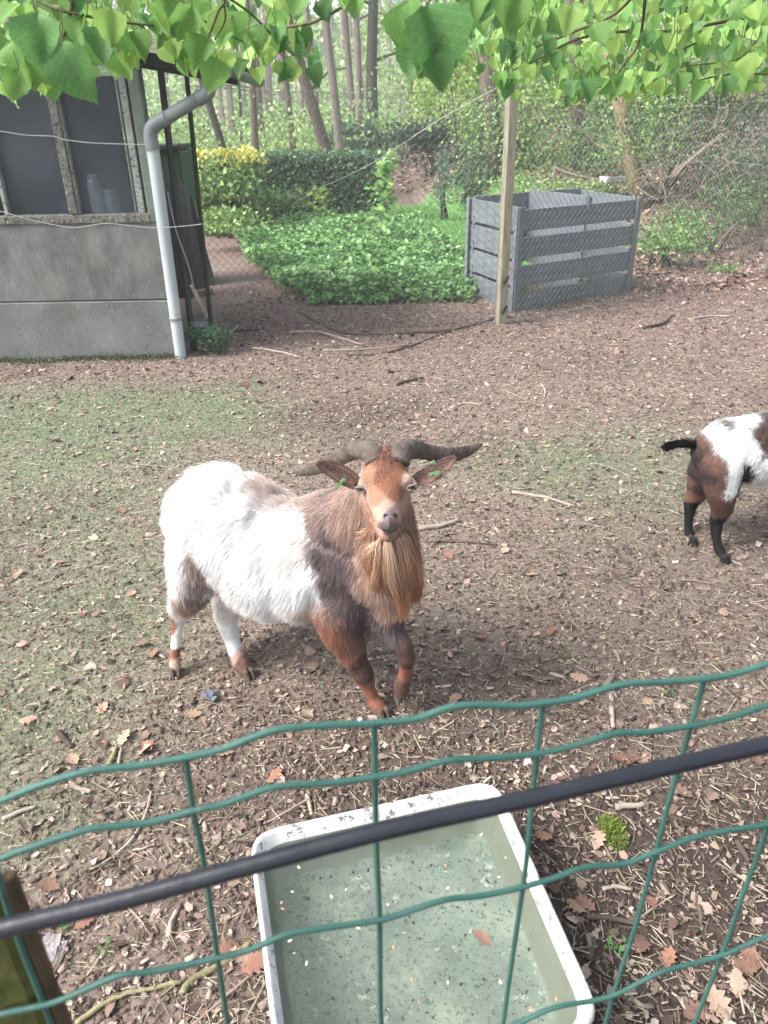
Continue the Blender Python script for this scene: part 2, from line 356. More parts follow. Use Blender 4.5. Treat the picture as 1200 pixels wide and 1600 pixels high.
for k in range(11):
    a = math.pi*k/10
    for (rr) in (.05,): b.v.append((xr-.02+rr*math.cos(a+math.pi)+.03, yr0+.06, rz(xr)-.02+rr*math.sin(a+math.pi)*1.0)); b.v.append((xr-.02+rr*math.cos(a+math.pi)+.03, yr1, rz(xr)-.02+rr*math.sin(a+math.pi)))
for k in range(10): b.f.append((2*k, 2*k+2, 2*k+3, 2*k+1))
gt = b.obj('gutter', M['pvc_dark'], shed, smooth=True); so_ = gt.modifiers.new('s', 'SOLIDIFY'); so_.thickness = .004
# things standing inside on the window board
def jar(px, py0, py1, wpx, label, metal='tin'):
    y = YW+.22; c0 = Q(px, py0, y); z0 = ZS-.03; top = max(Q(px, py1, y).z, z0+.05); r = wpx/2/FPX*(CAM.y+y+.3)
    m = MB(); h = top-z0
    m.lathe([(r*.96, 0), (r, .01), (r, h*.82), (r*.8, h*.88), (r*.82, h*.9), (r*.82, h)], (c0.x, y, z0)); m.obj('tin_can', M[metal], smooth=False, label=label, cat='can', group='cans inside the shed window')
jar(151, 312, 272, 17, 'tall narrow can standing inside the shed window')
jar(158, 318, 296, 22, 'short wide can in front of the tall can inside the shed window')
jar(176, 318, 296, 19, 'short can beside the ledge end inside the shed window')
b = MB(); c0 = W(88, 318); b.hexa([(c0.x-.07, YW+.16, ZS-.03), (c0.x+.09, YW+.13, ZS-.03), (c0.x+.09, YW+.3, ZS-.03), (c0.x-.07, YW+.3, ZS-.03), (c0.x-.06, YW+.17, ZS+.10), (c0.x+.02, YW+.15, ZS+.09), (c0.x+.02, YW+.28, ZS+.07), (c0.x-.06, YW+.29, ZS+.08)])
b.obj('cardboard_box', M['interior'], label='pale open cardboard box behind the dusty shed pane', cat='box')
# downpipe
rp = .041; yp = YW-.065
Pd = [Vector((G(281, 549).x, yp+.0, 0))]
xb = Q(281, 545, yp).x; zel = Q(234, 200, yp).z; xe = (xb+Q(234, 200, yp).x)/2
dp = empty('downpipe', (xb, yp, g0), label='grey plastic rainwater downpipe with slanting top on the shed corner', cat='pipe')
top2 = Q(330, 142, yr0+.12)
xt = Q(234, 200, yp).x
b = MB(); b.tube([(xb, yp, g0+.005), ((xb+xt)/2, yp, (zel+g0)/2), (xt, yp, zel-.10)], rp, 20); b.obj('pipe', M['pvc'], dp, smooth=False)
el0 = Vector((xt, yp, zel-.12)); el1 = Vector((xt, yp, zel)); dirn = (top2-el1).normalized()
b = MB(); b.tube(spline([el0, el1-Vector((0, 0, .035)), el1+dirn*.035, el1+dirn*.14], 5), rp+.004, 20); b.obj('elbow', M['pvc_dark'], dp, smooth=True)
b = MB(); b.tube([el1+dirn*.12, top2-dirn*.06], rp, 20); b.obj('pipe', M['pvc_dark'], dp, smooth=True)
b = MB(); b.tube(spline([top2-dirn*.10, top2-dirn*.03, top2+Vector((0, .01, .05)), Vector((xr+.01, yr0+.14, rz(xr)-.06))], 5), rp+.004, 20); b.obj('elbow', M['pvc_dark'], dp, smooth=True)
for zz in (Q(240, 232, yp).z, Q(270, 498, yp).z):
    f = (zz-g0)/(zel-g0); xx = xb+(xt-xb)*f
    b = MB(); b.tube([(xx, yp, zz-.009), (xx, yp, zz+.009)], rp+.007, 20); b.box((xx, yp+.05, zz), (.03, .03, .016)); b.obj('clip', M['pvc_dark'], dp)
# posts beside the shed
def post(pb_, pt, r, mt, name, label, cat='post', seg=8, Yd=0):
    g = G(*pb_); t_ = Q(pt[0], pt[1], g.y); m = MB(); m.tube([(g.x, g.y, g.z-.03), ((g.x+t_.x)/2, g.y, (t_.z+g.z)/2), (t_.x, g.y, t_.z)], r, seg); return m.obj(name, mt, label=label, cat=cat)
post((303, 549), (249, 95), .023, M['darkwood'], 'post', 'dark square post directly behind the downpipe', seg=4)
post((331, 522), (291, 112), .018, M['greenpost'], 'fence_post', 'thin green metal fence post beside the downpipe', seg=8)
# wheelie bin behind
g = G(268, 425); yb = 8.3
c1 = Q(256, 224, yb); c2 = Q(280, 224, yb); zb = hg(c1.x, yb)
m = MB(); m.hexa([(c1.x-.25, yb, zb), (c2.x-.02, yb, zb), (c2.x-.04, yb+.5, zb), (c1.x-.25, yb+.5, zb), (c1.x-.3, yb-.05, c1.z-.06), (c2.x, yb-.05, c1.z-.06), (c2.x, yb+.55, c1.z-.06), (c1.x-.3, yb+.55, c1.z-.06)])
wb = empty('rubbish_bin', (c1.x, yb, zb), label='dark green plastic rubbish bin behind the shed corner', cat='bin')
m.obj('body', M['binplastic'], wb, bevel=.02)
m = MB(); m.box(((c1.x-.3+c2.x)/2, yb+.25, c1.z-.03), (c2.x-c1.x+.34, .66, .05)); m.obj('lid', M['black'], wb, bevel=.015)
# leaning dark boards
bs = empty('leaning_boards', G(310, 458), label='stack of dark weathered boards leaning behind the downpipe', cat='boards')
tops = [(262, 262), (270, 272), (277, 283), (284, 290), (290, 296)]; bots = [(283, 466), (295, 466), (306, 462), (318, 458), (331, 446)]
for k in range(5):
    g = G(*bots[k]); t_ = Q(tops[k][0], tops[k][1], g.y+.28); m = MB(); wv = Vector((.085, .02, 0)); th = Vector((.0, .022, 0)); a = Vector((g.x, g.y, g.z-.01))
    m.hexa([a-wv/2, a+wv/2, a+wv/2+th, a-wv/2+th, t_-wv/2*.9, t_+wv/2*.9, t_+wv/2*.9+th, t_-wv/2*.9+th]); m.obj('board', M['darkwood'], bs)
# small stuff near the posts
def slab(P, th, name, mt, **k):
    P = [Vector(p) for p in P]; up = Vector((0, 0, th)); m = MB(); m.hexa(P+[p+up for p in P]); return m.obj(name, mt, bevel=.004, **k)
a, c = G(300, 462)+Vector((0, 0, .12)), G(327, 505)+Vector((0, 0, .02)); slab([a-Vector((.02, 0, 0)), c-Vector((.02, 0, 0)), c+Vector((.02, 0, 0)), a+Vector((.02, 0, 0))], .015, 'plank', M['palewood'], label='short pale plank leaning on the black tray', cat='plank')
a = G(317, 520); 
m = MB(); m.hexa([a+Vector((-.09, -.07, 0)), a+Vector((.07, -.07, 0)), a+Vector((.07, .09, 0)), a+Vector((-.09, .09, 0)), a+Vector((-.11, -.09, .07)), a+Vector((.09, -.09, .07)), a+Vector((.09, .11, .07)), a+Vector((-.11, .11, .07))])
m.obj('tray', M['pvc_dark'], label='small grey plastic tray on the ground beside the thin fence post', cat='tray')
for k, (px, py, lb) in enumerate([(286, 458, 'reddish brick behind the downpipe foot'), (305, 450, 'grey-red brick under the leaning boards'), (318, 462, 'brick at the edge of the path by the leaning boards')]):
    a = G(px, py); m = MB(); m.box(a+Vector((0, 0, .03)), (.18, .1, .065), Matrix.Rotation(.4*k, 3, 'Z')); m.obj('brick', M['brick'] if k != 1 else M['concrete_low'], bevel=.006, label=lb, cat='brick')
a = G(316, 350); zz = a.z; hh_ = Q(316, 312, a.y).z-zz; m = MB(); m.lathe([(.05, 0), (.052, .05), (.05, hh_*.9), (.03, hh_)], (a.x, a.y, zz), 12); m.obj('marker_post', M['orange'], label='short orange marker post beyond the thin fence post', cat='post')
# wires strung in front of the wall
def wire(pts, off, lab, r=.0022, end=None):
    P = [W(px, py, off) for px, py in pts]
    if end: P += end
    m = MB(); m.tube(spline(P, 4), r, 5); m.obj('wire', M['oldwire'], label=lab, cat='wire')
wire([(-60, 200), (0, 205), (40, 211), (85, 213), (100, 218), (140, 223), (190, 225), (228, 226)], .12, 'pale wire strung across the middle of the shed windows to the downpipe')
wire([(-60, 318), (0, 330), (50, 344), (100, 354), (125, 355), (165, 349), (205, 353), (245, 356), (290, 353), (316, 350)], .14, 'pale wire sagging below the shed windows past the downpipe')
P = [Q(262, 300, YW+.1), Q(275, 360, YW+.1), Q(296, 420, YW+.12), Q(305, 465, YW+.2)]; m = MB(); m.tube(spline(P, 5), .004, 5); m.obj('cord', M['oldwire'], label='loose pale cord hanging between the downpipe and the dark boards', cat='cord')
P = [G(292, 525), G(310, 520)+Vector((0, 0, .04)), G(328, 507)+Vector((0, 0, .1))]; m = MB(); m.tube(spline(P, 5), .003, 5); m.obj('cord', M['oldwire'], label='short pale cord over the plastic tray', cat='cord')

# ---------------------------------------------------------------- chain-link fence
pA = G(331, 522); pB = G(782, 506); pC = G(1200, 424)
fence = empty('chain_link_fence', pB, label='sagging wire mesh fence running past the grey compost bin', cat='fence')
tB = Q(801, 130, pB.y)
m = MB(); hw = .038
lean = (tB.x-pB.x)/(tB.z-pB.z); th = 1.85
a = pB+Vector((0, 0, -.03)); t_ = pB+Vector((lean*th, 0, th))
rot = Matrix.Rotation(R(20), 3, 'Z')
c4 = [rot @ Vector(v) for v in ((-hw, -hw, 0), (hw, -hw, 0), (hw, hw, 0), (-hw, hw, 0))]
m.hexa([a+v for v in c4]+[t_+v for v in c4]); wp = m.obj('post', M['postwood'], fence, bevel=.006, label='square pale wooden post')
for zz in (.16, .40):
    m = MB(); m.box(a+Vector((lean*zz+.02, -.06, zz)), (.018, .02, .075), Matrix.Rotation(.5, 3, 'Y')); m.obj('bracket', M['black'], wp)
m = MB(); m.tube([(pC.x, pC.y, pC.z-.03), (pC.x+.01, pC.y, pC.z+1.6)], .045, 10); m.obj('post', M['concrete_low'], fence, label='pale grey round post')
def chain(p0, p1, zb0, zb1, zt0, zt1, cell, name):
    m = MB(); d = (p1-p0); Lh = math.hypot(d.x, d.y); n = int(Lh/cell)+1; nrm = Vector((-d.y, d.x, 0)).normalized()
    def P(s, v):
        u = min(max(s/Lh, 0), 1); x = p0.x+d.x*u; y = p0.y+d.y*u; zb = zb0+(zb1-zb0)*u; zt = zt0+(zt1-zt0)*u
        bow = .03*math.sin(u*9)*math.sin(v*3)
        sag = -.05*math.sin(u*math.pi)*v
        return Vector((x, y, hg(x, y)+zb+(zt-zb)*v+sag))+nrm*bow
    rows = int(((zt0+zt1)/2-zb0)/cell)
    V = []; F = []
    for i in range(n):
        pts = []
        for j in range(rows*2+1):
            s = (i+.5*(j % 2)+.5*((i*0)))*cell; side = .003*(1 if j % 2 else -1)
            pts.append(P(s+.25*cell*0, j/(rows*2))+nrm*side)
        m.tube(pts, .0020, 3, cap=False)
        pts2 = [P((i+1-.5*(j % 2))*cell, j/(rows*2))+nrm*(-.003*(1 if j % 2 else -1)) for j in range(rows*2+1)]
        m.tube(pts2, .0020, 3, cap=False)
    return m.obj(name, M['wire'], fence, kind='stuff'), P
f1, PF1 = chain(pA, pB-Vector((.05, 0, 0)), .0, .0, Q(330, 132, pA.y).z, Q(790, 134, pB.y).z, .062, 'wire_mesh')
f2, PF2 = chain(pB+Vector((.05, 0, 0)), pC, .0, .0, 1.62, 1.6, .062, 'wire_mesh')
for (PF, v, lab) in ((PF1, 1.0, None), (PF2, 1.0, None)):
    L_ = 2.3 if PF is PF1 else 4.0
    m = MB(); m.tube([PF(L_*k/14, 1.0) for k in range(15)], .0022, 5); m.obj('top_wire', M['wire'], fence)
P = [Q(785, 418, pB.y-.06), Q(808, 420, pB.y+.05)]; m = MB(); m.tube([P[0]-Vector((.04, 0, 0)), P[1]], .004, 6); m.obj('tie_wire', M['oldwire'], fence)
m = MB(); m.tube(spline([Q(796, 470, pB.y+.1), Q(880, 445, pB.y+.6), Q(960, 420, pB.y+1.05), Q(1080, 404, pB.y+1.7), Q(1200, 372, pC.y-.03)], 5), .0025, 5); m.obj('tension_wire', M['wire'], fence)
m = MB(); m.tube(spline([Q(450, 310, pA.y+.1), Q(520, 285, pA.y+.15), Q(590, 250, pA.y+.2), Q(690, 185, pB.y-.1), Q(790, 130, pB.y-.05)], 5), .003, 5); m.obj('slack_wire', M['oldwire'], fence)
# finer mesh at the foot of the bin
m = MB(); q0 = G(800, 498); q1 = G(985, 452)
for k in range(46):
    x = q0.lerp(q1, k/45); z = hg(x.x, x.y); m.tube([(x.x, x.y, z), (x.x, x.y, z+.16)], .001, 3, cap=False)
for k in range(7):
    m.tube([(q0.x, q0.y, hg(q0.x, q0.y)+.025*k), (q1.x, q1.y, hg(q1.x, q1.y)+.025*k)], .001, 3, cap=False)
m.obj('fine_mesh', M['wire'], fence, kind='stuff')

# ---------------------------------------------------------------- compost bin (two bays of grey boards)
K0 = G(806, 492)+Vector((0, .12, 0))                 # near corner
K1 = G(979, 459)+Vector((0.02, .10, 0)); K2 = G(733, 458)+Vector((0, .1, 0))
ux = (K1-K0); ux.z = 0; LX = ux.length; ux.normalize(); uy = (K2-K0); uy.z = 0; LY = uy.length; uy.normalize()
HB = Q(808, 322, K0.y).z-K0.z
cb = empty('compost_bin', K0, label='grey slatted wooden compost bin behind the wire mesh fence', cat='compost bin')
def bpt(a, c, z): return K0+ux*a+uy*c+Vector((0, 0, z))
def board(a0, c0, a1, c1, z0, z1, th=.022, out=None, mt='bin_l', name='board', tilt=0):
    d = (bpt(a1, c1, 0)-bpt(a0, c0, 0)).normalized(); n = Vector((d.y, -d.x, 0))*th/2; j = random.uniform(-.004, .004)
    A, B = bpt(a0, c0, 0), bpt(a1, c1, 0); m = MB()
    zz = lambda z: Vector((0, 0, z))
    m.hexa([A+n+zz(z0+j), B+n+zz(z0+tilt), B-n+zz(z0+tilt), A-n+zz(z0+j), A+n*1+zz(z1+j), B+n+zz(z1+tilt), B-n+zz(z1+tilt), A-n+zz(z1+j)])
    return m.obj(name, M[mt], cb, bevel=.003)
def side(a0, c0, a1, c1, n=4, H=HB, gap=.028, z0=-.01, tilt=0):
    bh = (H-gap*(n-1))/n
    for k in range(n): board(a0, c0, a1, c1, z0+k*(bh+gap), z0+k*(bh+gap)+bh, tilt=tilt)
def cpost(a, c, H=HB+.012, w=.06, d=.028, along='x'):
    m = MB(); e1, e2 = (ux, uy) if along == 'x' else (uy, ux); A = bpt(a, c, -.02)
    m.hexa([A-e1*w/2-e2*d/2, A+e1*w/2-e2*d/2, A+e1*w/2+e2*d/2, A-e1*w/2+e2*d/2]+[A-e1*w/2-e2*d/2+Vector((0, 0, H)), A+e1*w/2-e2*d/2+Vector((0, 0, H)), A+e1*w/2+e2*d/2+Vector((0, 0, H)), A-e1*w/2+e2*d/2+Vector((0, 0, H))])
    m.obj('corner_post', M['bin_l'], cb, bevel=.003)
side(.03, 0, LX-.03, 0, gap=.058, H=HB-.02)              # front
side(0, .03, 0, LY-.03, gap=.03)               # left face
side(LX, .03, LX, LY-.03, gap=.045)
side(.03, LY, LX-.03, LY, gap=.045, H=HB+.02)
side(LX*.56, .03, LX*.50, LY-.03, gap=.04, H=HB+.045)       # divider
for (a, c, al) in ((0, -.03, 'x'), (-.03, .0, 'y'), (LX, -.03, 'x'), (LX+.03, 0, 'y'), (0-.03, LY, 'y'), (0, LY+.03, 'x'), (LX, LY+.03, 'x'), (LX+.03, LY, 'y')): cpost(a, c, along=al)
m = MB(); A = bpt(LX*.56, -.028, HB-.10)
m.hexa([A-ux*.03, A+ux*.012, A+ux*.012+uy*.02, A-ux*.03+uy*.02]+[A-ux*.03+Vector((0, 0, .13)), A+ux*.012+Vector((0, 0, .13)), A+ux*.012+uy*.02+Vector((0, 0, .13)), A-ux*.03+uy*.02+Vector((0, 0, .13))]); m.obj('divider_end', M['bin_l'], cb)
for k in range(3):
    zz = HB*(k+1)/4; m = MB(); A = bpt(-.018, LY-.10, zz-.06); m.hexa([A-uy*.012, A+uy*.012, A+uy*.012+ux*.01, A-uy*.012+ux*.01]+[q+Vector((0, 0, .13)) for q in (A-uy*.012, A+uy*.012, A+uy*.012+ux*.01, A-uy*.012+ux*.01)]); m.obj('cleat', M['bin_l'], cb)
# ---------------------------------------------------------------- scattered small geometry (arrays)
def frames(n, tilt=.3, yaw=None):
    """random rotation matrices (n,3,3): yaw about z then a tilt"""
    a = rng.uniform(0, 2*np.pi, n) if yaw is None else yaw
    tx = rng.normal(0, tilt, n); ty = rng.normal(0, tilt, n)
    ca, sa = np.cos(a), np.sin(a); cx, sx = np.cos(tx), np.sin(tx); cy, sy = np.cos(ty), np.sin(ty); z = np.zeros(n); o = np.ones(n)
    Rz = np.array([[ca, -sa, z], [sa, ca, z], [z, z, o]]).transpose(2, 0, 1)
    Rx = np.array([[o, z, z], [z, cx, -sx], [z, sx, cx]]).transpose(2, 0, 1)
    Ry = np.array([[cy, z, sy], [z, o, z], [-sy, z, cy]]).transpose(2, 0, 1)
    return Rz @ Rx @ Ry
def scatter(base, faces, pos, rot, size, col, jit=0, vcol=None):
    """base (k,3); size (n,3) ; returns V,F,C"""
    n = len(pos); k = len(base); B = base[None]*size[:, None, :]
    if jit: B = B+rng.normal(0, jit, B.shape)*size[:, None, :].mean(2, keepdims=True)
    V = np.einsum('nij,nkj->nki', rot, B)+pos[:, None, :]
    F = faces[None]+(np.arange(n)*k)[:, None, None]
    C = np.repeat(col[:, None, :], k, 1)
    if vcol is not None: C = C*vcol[None, :, None]
    return V.reshape(-1, 3), F.reshape(-1, faces.shape[1]), C.reshape(-1, 3)
def pal(cols, n, var=.15):
    c = np.array(cols)[rng.integers(0, len(cols), n)]
    return np.clip(c*(1+rng.normal(0, var, (n, 1)))*(1+rng.normal(0, .04, (n, 3))), .005, 1)
def ground_pts(n, rmax=9, power=1.0, f=None):
    """positions on the paddock, thinning with distance"""
    out = []
    while sum(len(o) for o in out) < n:
        m = n*3; a = rng.uniform(R(35), R(145), m); r = .35+(rmax-.35)*rng.uniform(0, 1, m)**1.0
        # density ~ 1/r  -> thin mildly with distance
        x = r*np.cos(a); y = r*np.sin(a)-.0
        keep = np.ones(m, bool)
        if f is not None: keep &= rng.uniform(0, 1, m) < f(x, y)
        keep &= ~((x < XC+.02) & (y > YW-.03))
        out.append(np.stack([x[keep], y[keep]], 1))
    p = np.concatenate(out)[:n]; return p[:, 0], p[:, 1]
def inpatch(x, y): return (y > 7.0) & (x > -1.3+(y-7)*-.1) & (x < 1.0+.1*(y-7))
# --- chips (thin slabs) 
slab_v = np.array([(-.5, -.5, 0), (.5, -.38, 0), (.42, .5, 0), (-.46, .36, 0), (-.5, -.5, 1), (.5, -.38, 1), (.42, .5, 1), (-.46, .36, 1)], float)
slab_f = np.array([(4, 5, 6, 7), (0, 1, 5, 4), (1, 2, 6, 5), (2, 3, 7, 6), (3, 0, 4, 7)])
wood = [srgb(134, 117, 104), srgb(114, 97, 86), srgb(154, 136, 122), srgb(94, 78, 69), srgb(78, 64, 58), srgb(170, 154, 138), srgb(120, 99, 88), srgb(66, 55, 51)]
leafc = [srgb(136, 113, 99), srgb(112, 91, 80), srgb(156, 134, 119), srgb(96, 76, 66), srgb(146, 122, 110), srgb(170, 150, 137)]
straw = [srgb(170, 157, 130), srgb(150, 136, 112), srgb(134, 119, 98), srgb(188, 178, 154), srgb(104, 92, 78)]
VV = []; FF = []; CC = []; off = 0
def push(V, F, C):
    global off
    VV.append(V); FF.append(F+off); CC.append(C); off += len(V)
n = 100000; x, y = ground_pts(n, 8.5, f=lambda x, y: (1-.7*gmask(x, y)[0])*(1-.25*sstep(1.6, .9, y)))
L = rng.lognormal(math.log(.0098), .5, n); Wd = L*rng.uniform(.16, .48, n); far = 1+.12*np.maximum(np.hypot(x, y)-2.5, 0)
size = np.stack([L*far, Wd*far, rng.uniform(.001, .003, n)], 1)
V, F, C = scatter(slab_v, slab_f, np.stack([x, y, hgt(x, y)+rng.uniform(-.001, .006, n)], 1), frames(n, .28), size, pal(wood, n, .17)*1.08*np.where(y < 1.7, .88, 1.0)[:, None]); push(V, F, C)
# --- curled leaf fragments
fr_v = np.array([(-.5, -.3, .1), (0, -.5, 0), (.5, -.25, .2), (.45, .3, .1), (0, .5, .25), (-.42, .35, 0)], float)
fr_f = np.array([(0, 1, 4, 5), (1, 2, 3, 4)])
n = 22000; x, y = ground_pts(n, 8.5)
L = rng.lognormal(math.log(.012), .42, n)*(1+.12*np.maximum(np.hypot(x, y)-2.5, 0)); size = np.stack([L, L*rng.uniform(.5, .95, n), L*rng.uniform(.3, 1.4, n)], 1)
V, F, C = scatter(fr_v, fr_f, np.stack([x, y, hgt(x, y)+rng.uniform(.001, .008, n)], 1), frames(n, .35), size, pal(leafc, n, .18), jit=.08); push(V, F, C)
# --- straw
st_v = np.array([(-.5, -.5, 0), (-.5, .5, 0), (-.5, 0, .9), (.5, -.4, 0), (.5, .4, 0), (.5, 0, .8)], float)
st_f = np.array([(0, 3, 5, 2), (1, 2, 5, 4)])
n = 46000; x, y = ground_pts(n, 7.5)
L = rng.lognormal(math.log(.024), .5, n); size = np.stack([L, np.full(n, .0016)*(1+.25*np.maximum(np.hypot(x, y)-2, 0)), np.full(n, .0016)], 1)
V, F, C = scatter(st_v, st_f, np.stack([x, y, hgt(x, y)+rng.uniform(.001, .010, n)], 1), frames(n, .18), size, pal(straw, n, .18)*.92); push(V, F, C)
link('ground_litter', mesh_np('litter', np.concatenate(VV), np.concatenate(FF), M['litter'], np.concatenate(CC)), kind='stuff', label='loose wood chips, leaf crumbs and straw covering the ground')
VV = []; FF = []; CC = []; off = 0
# --- grass blades
bl_v = np.array([(-.5, 0, 0), (.5, 0, 0), (.35, .25, .6), (-.3, .2, .6), (.05, .8, 1.0), (0, .8, 1.0)], float)
bl_f = np.array([(0, 1, 2, 3), (3, 2, 4, 5)])
gc = [srgb(104, 130, 86), srgb(124, 150, 104), srgb(88, 114, 74), srgb(142, 162, 118), srgb(114, 134, 86)]
def grass(n, rmax, f, h, wv, cols, shift=None):
    x, y = ground_pts(n, rmax, f=f)
    hh = rng.lognormal(math.log(h), .4, n); size = np.stack([rng.uniform(.7, 1.3, n)*wv*(1+.2*np.maximum(np.hypot(x, y)-2, 0)), hh*rng.uniform(.3, 1.6, n), hh*rng.uniform(.5, 1, n)], 1)
    V, F, C = scatter(bl_v, bl_f, np.stack([x, y, hgt(x, y)-.001], 1), frames(n, .35), size, pal(cols, n, .15)); push(V, F, C)
grass(110000, 6, lambda x, y: gmask(x, y)[0]**1.3, .010, .0019, gc)
grass(3000, 5, lambda x, y: np.clip(wav(x, y, 6, 5)-.55, 0, 1)*(.4+0*x), .012, .0022, [srgb(104, 134, 64), srgb(124, 150, 76)])
link('grass', mesh_np('grass', np.concatenate(VV), np.concatenate(FF), M['grass'], np.concatenate(CC)), kind='stuff', label='short patchy grass and moss on the paddock')
# --- leaf litter on the bank behind and under the trees
VV = []; FF = []; CC = []; off = 0
n = 26000; x = rng.uniform(-1, 12, n*3); y = rng.uniform(7.5, 26, n*3)
k = (hgt(x, y) > .12) | ((x > 2.2) & (y > 7.5)); k &= rng.uniform(0, 1, n*3) < np.clip(14/y**1.1, 0, 1); x = x[k][:n]; y = y[k][:n]; n = len(x)
L = rng.uniform(.04, .09, n)*(.5+y/22); size = np.stack([L, L*rng.uniform(.5, .9, n), L*rng.uniform(.3, 1.2, n)], 1)
V, F, C = scatter(fr_v, fr_f, np.stack([x, y, hgt(x, y)+rng.uniform(.0, .02, n)], 1), frames(n, .35), size, pal([srgb(168, 134, 118), srgb(146, 112, 98), srgb(190, 160, 146), srgb(120, 92, 80)], n, .2), jit=.08); push(V, F, C)
link('leaf_litter', mesh_np('bank_litter', np.concatenate(VV), np.concatenate(FF), M['litter'], np.concatenate(CC)), kind='stuff', label='brown fallen leaves covering the wooded bank')

# ---------------------------------------------------------------- single dead leaves
def oak_leaf(seed):
    r = random.Random(seed); pts = []; n = 9
    for i in range(n+1):
        t = i/n; wd = .30*math.sin(math.pi*min(t*1.02, 1))**.7*(1+(.32 if i % 2 else -.28)); pts.append((t-.5, max(wd, .015)))
    V = []; F = []
    k1 = r.uniform(-.5, .9); k2 = r.uniform(-.4, .7)
    for (t, wd) in pts:
        zc = k1*t*t*.5
        V += [(t, -wd, zc+abs(wd)*k2+r.uniform(-.03, .03)), (t, 0, zc), (t, wd, zc+abs(wd)*k2*.8+r.uniform(-.03, .03))]
    for i in range(n):
        a = 3*i; F += [(a, a+3, a+4, a+1), (a+1, a+4, a+5, a+2)]
    mn = min(v[2] for v in V); V = [(a, b, c-mn) for a, b, c in V]
    return V, F
M['deadleaf'] = [mat('dead_leaf_%s' % q, [c, tuple(k*1.25 for k in c)], scale=3, bump=.4, bscale=14, rough=.75, trans=.15, objrand=.2)
                 for q, c in (('tan', srgb(160, 130, 110)), ('brown', srgb(126, 94, 78)), ('rust', srgb(140, 98, 80)))]
oaks = []
for s in range(6):
    V, F = oak_leaf(s); m = MB(); m.add(V, F); oaks.append([m.mesh('dead_leaf', mm) for mm in M['deadleaf']])
for q in oaks:
    for me in q: me.polygons.foreach_set('use_smooth', [True]*len(me.polygons))
spots = [(240, 1025, 1), (160, 1165, 1), (230, 1170, 2), (195, 1155, 0), (45, 1128, 0), (160, 1110, 0), (115, 1190, 0), (225, 1010, 0), (75, 1390, 1), (133, 1445, 2), (400, 1508, 2), (385, 1500, 0),
         (988, 1188, 1), (1000, 1195, 0), (970, 1192, 2), (1015, 1412, 2), (900, 1420, 0), (915, 1416, 1), (1060, 1240, 1), (1110, 1246, 0), (1162, 1515, 1), (1175, 1500, 2), (1150, 1540, 0), (1085, 1585, 1), (1120, 1570, 0),
         (1000, 1480, 1), (1045, 1500, 2), (935, 1315, 0), (850, 1310, 2), (700, 870, 2), (590, 1090, 0), (712, 1095, 0), (600, 560, 0), (75, 795, 0), (95, 880, 0), (190, 800, 1), (150, 770, 0), (60, 870, 1), (30, 900, 0), (125, 650, 0), (240, 600, 0), (280, 580, 0),
         (310, 595, 1), (20, 740, 0), (210, 705, 0), (130, 960, 1), (35, 1010, 0), (100, 1040, 0), (205, 930, 0), (960, 900, 1), (860, 990, 2), (775, 560, 0), (905, 1062, 0), (1180, 1190, 1), (1010, 1100, 0), (750, 1000, 2), (480, 1120, 0), (350, 1180, 0), (430, 1215, 2), (300, 1225, 1), (300, 1120, 0), (355, 1490, 1), (1080, 760, 1), (830, 900, 0), (1130, 960, 0)]
for i, (px, py, c) in enumerate(spots):
    p = G(px, py); s = random.uniform(.026, .040)*(1.0 if py < 1150 else 1.15)
    lm = [((275, 1075), 'at the hind hooves of the horned goat'), ((600, 1120), 'at the front hooves of the horned goat'), ((90, 1540), 'beside the mossy post'), ((140, 1160), 'around the brown bark chunk'), ((400, 1510), 'against the side of the water tub'), ((970, 1185), 'between the two upper green wires'), ((957, 1302), 'next to the moss clump'), ((1150, 1550), 'in the leafy corner under the outermost wire'), ((965, 1478), 'by the small green seedling'), ((1080, 1240), 'behind the black rod'),
          ((640, 597), 'near the knobbly stick'), ((270, 590), 'in front of the downpipe'), ((90, 850), 'in the thin grass'), ((720, 830), 'near the grey stick behind the horned goat'), ((1100, 800), 'under the small goat'), ((860, 930), 'on bare litter between goats and fence'), ((380, 1190), 'before the upper green wire'), ((100, 1010), 'in the worn grass by the mossy chunk'), ((780, 560), 'below the long dark branch')]
    near = min(lm, key=lambda q: (q[0][0]-px)**2+(q[0][1]-py)**2)[1]
    o = link('dead_leaf', oaks[i % 6][c], label='%s dry oak leaf lying %s' % (('tan', 'dull brown', 'reddish')[c], near), cat='dead leaf', group='dead oak leaves lying about the paddock')
    o.location = p+Vector((0, 0, .006)); o.scale = (s*1.5, s*1.5, s*1.5); o.rotation_euler = (random.uniform(-.3, .3), random.uniform(-.3, .3), random.uniform(0, 6.3))
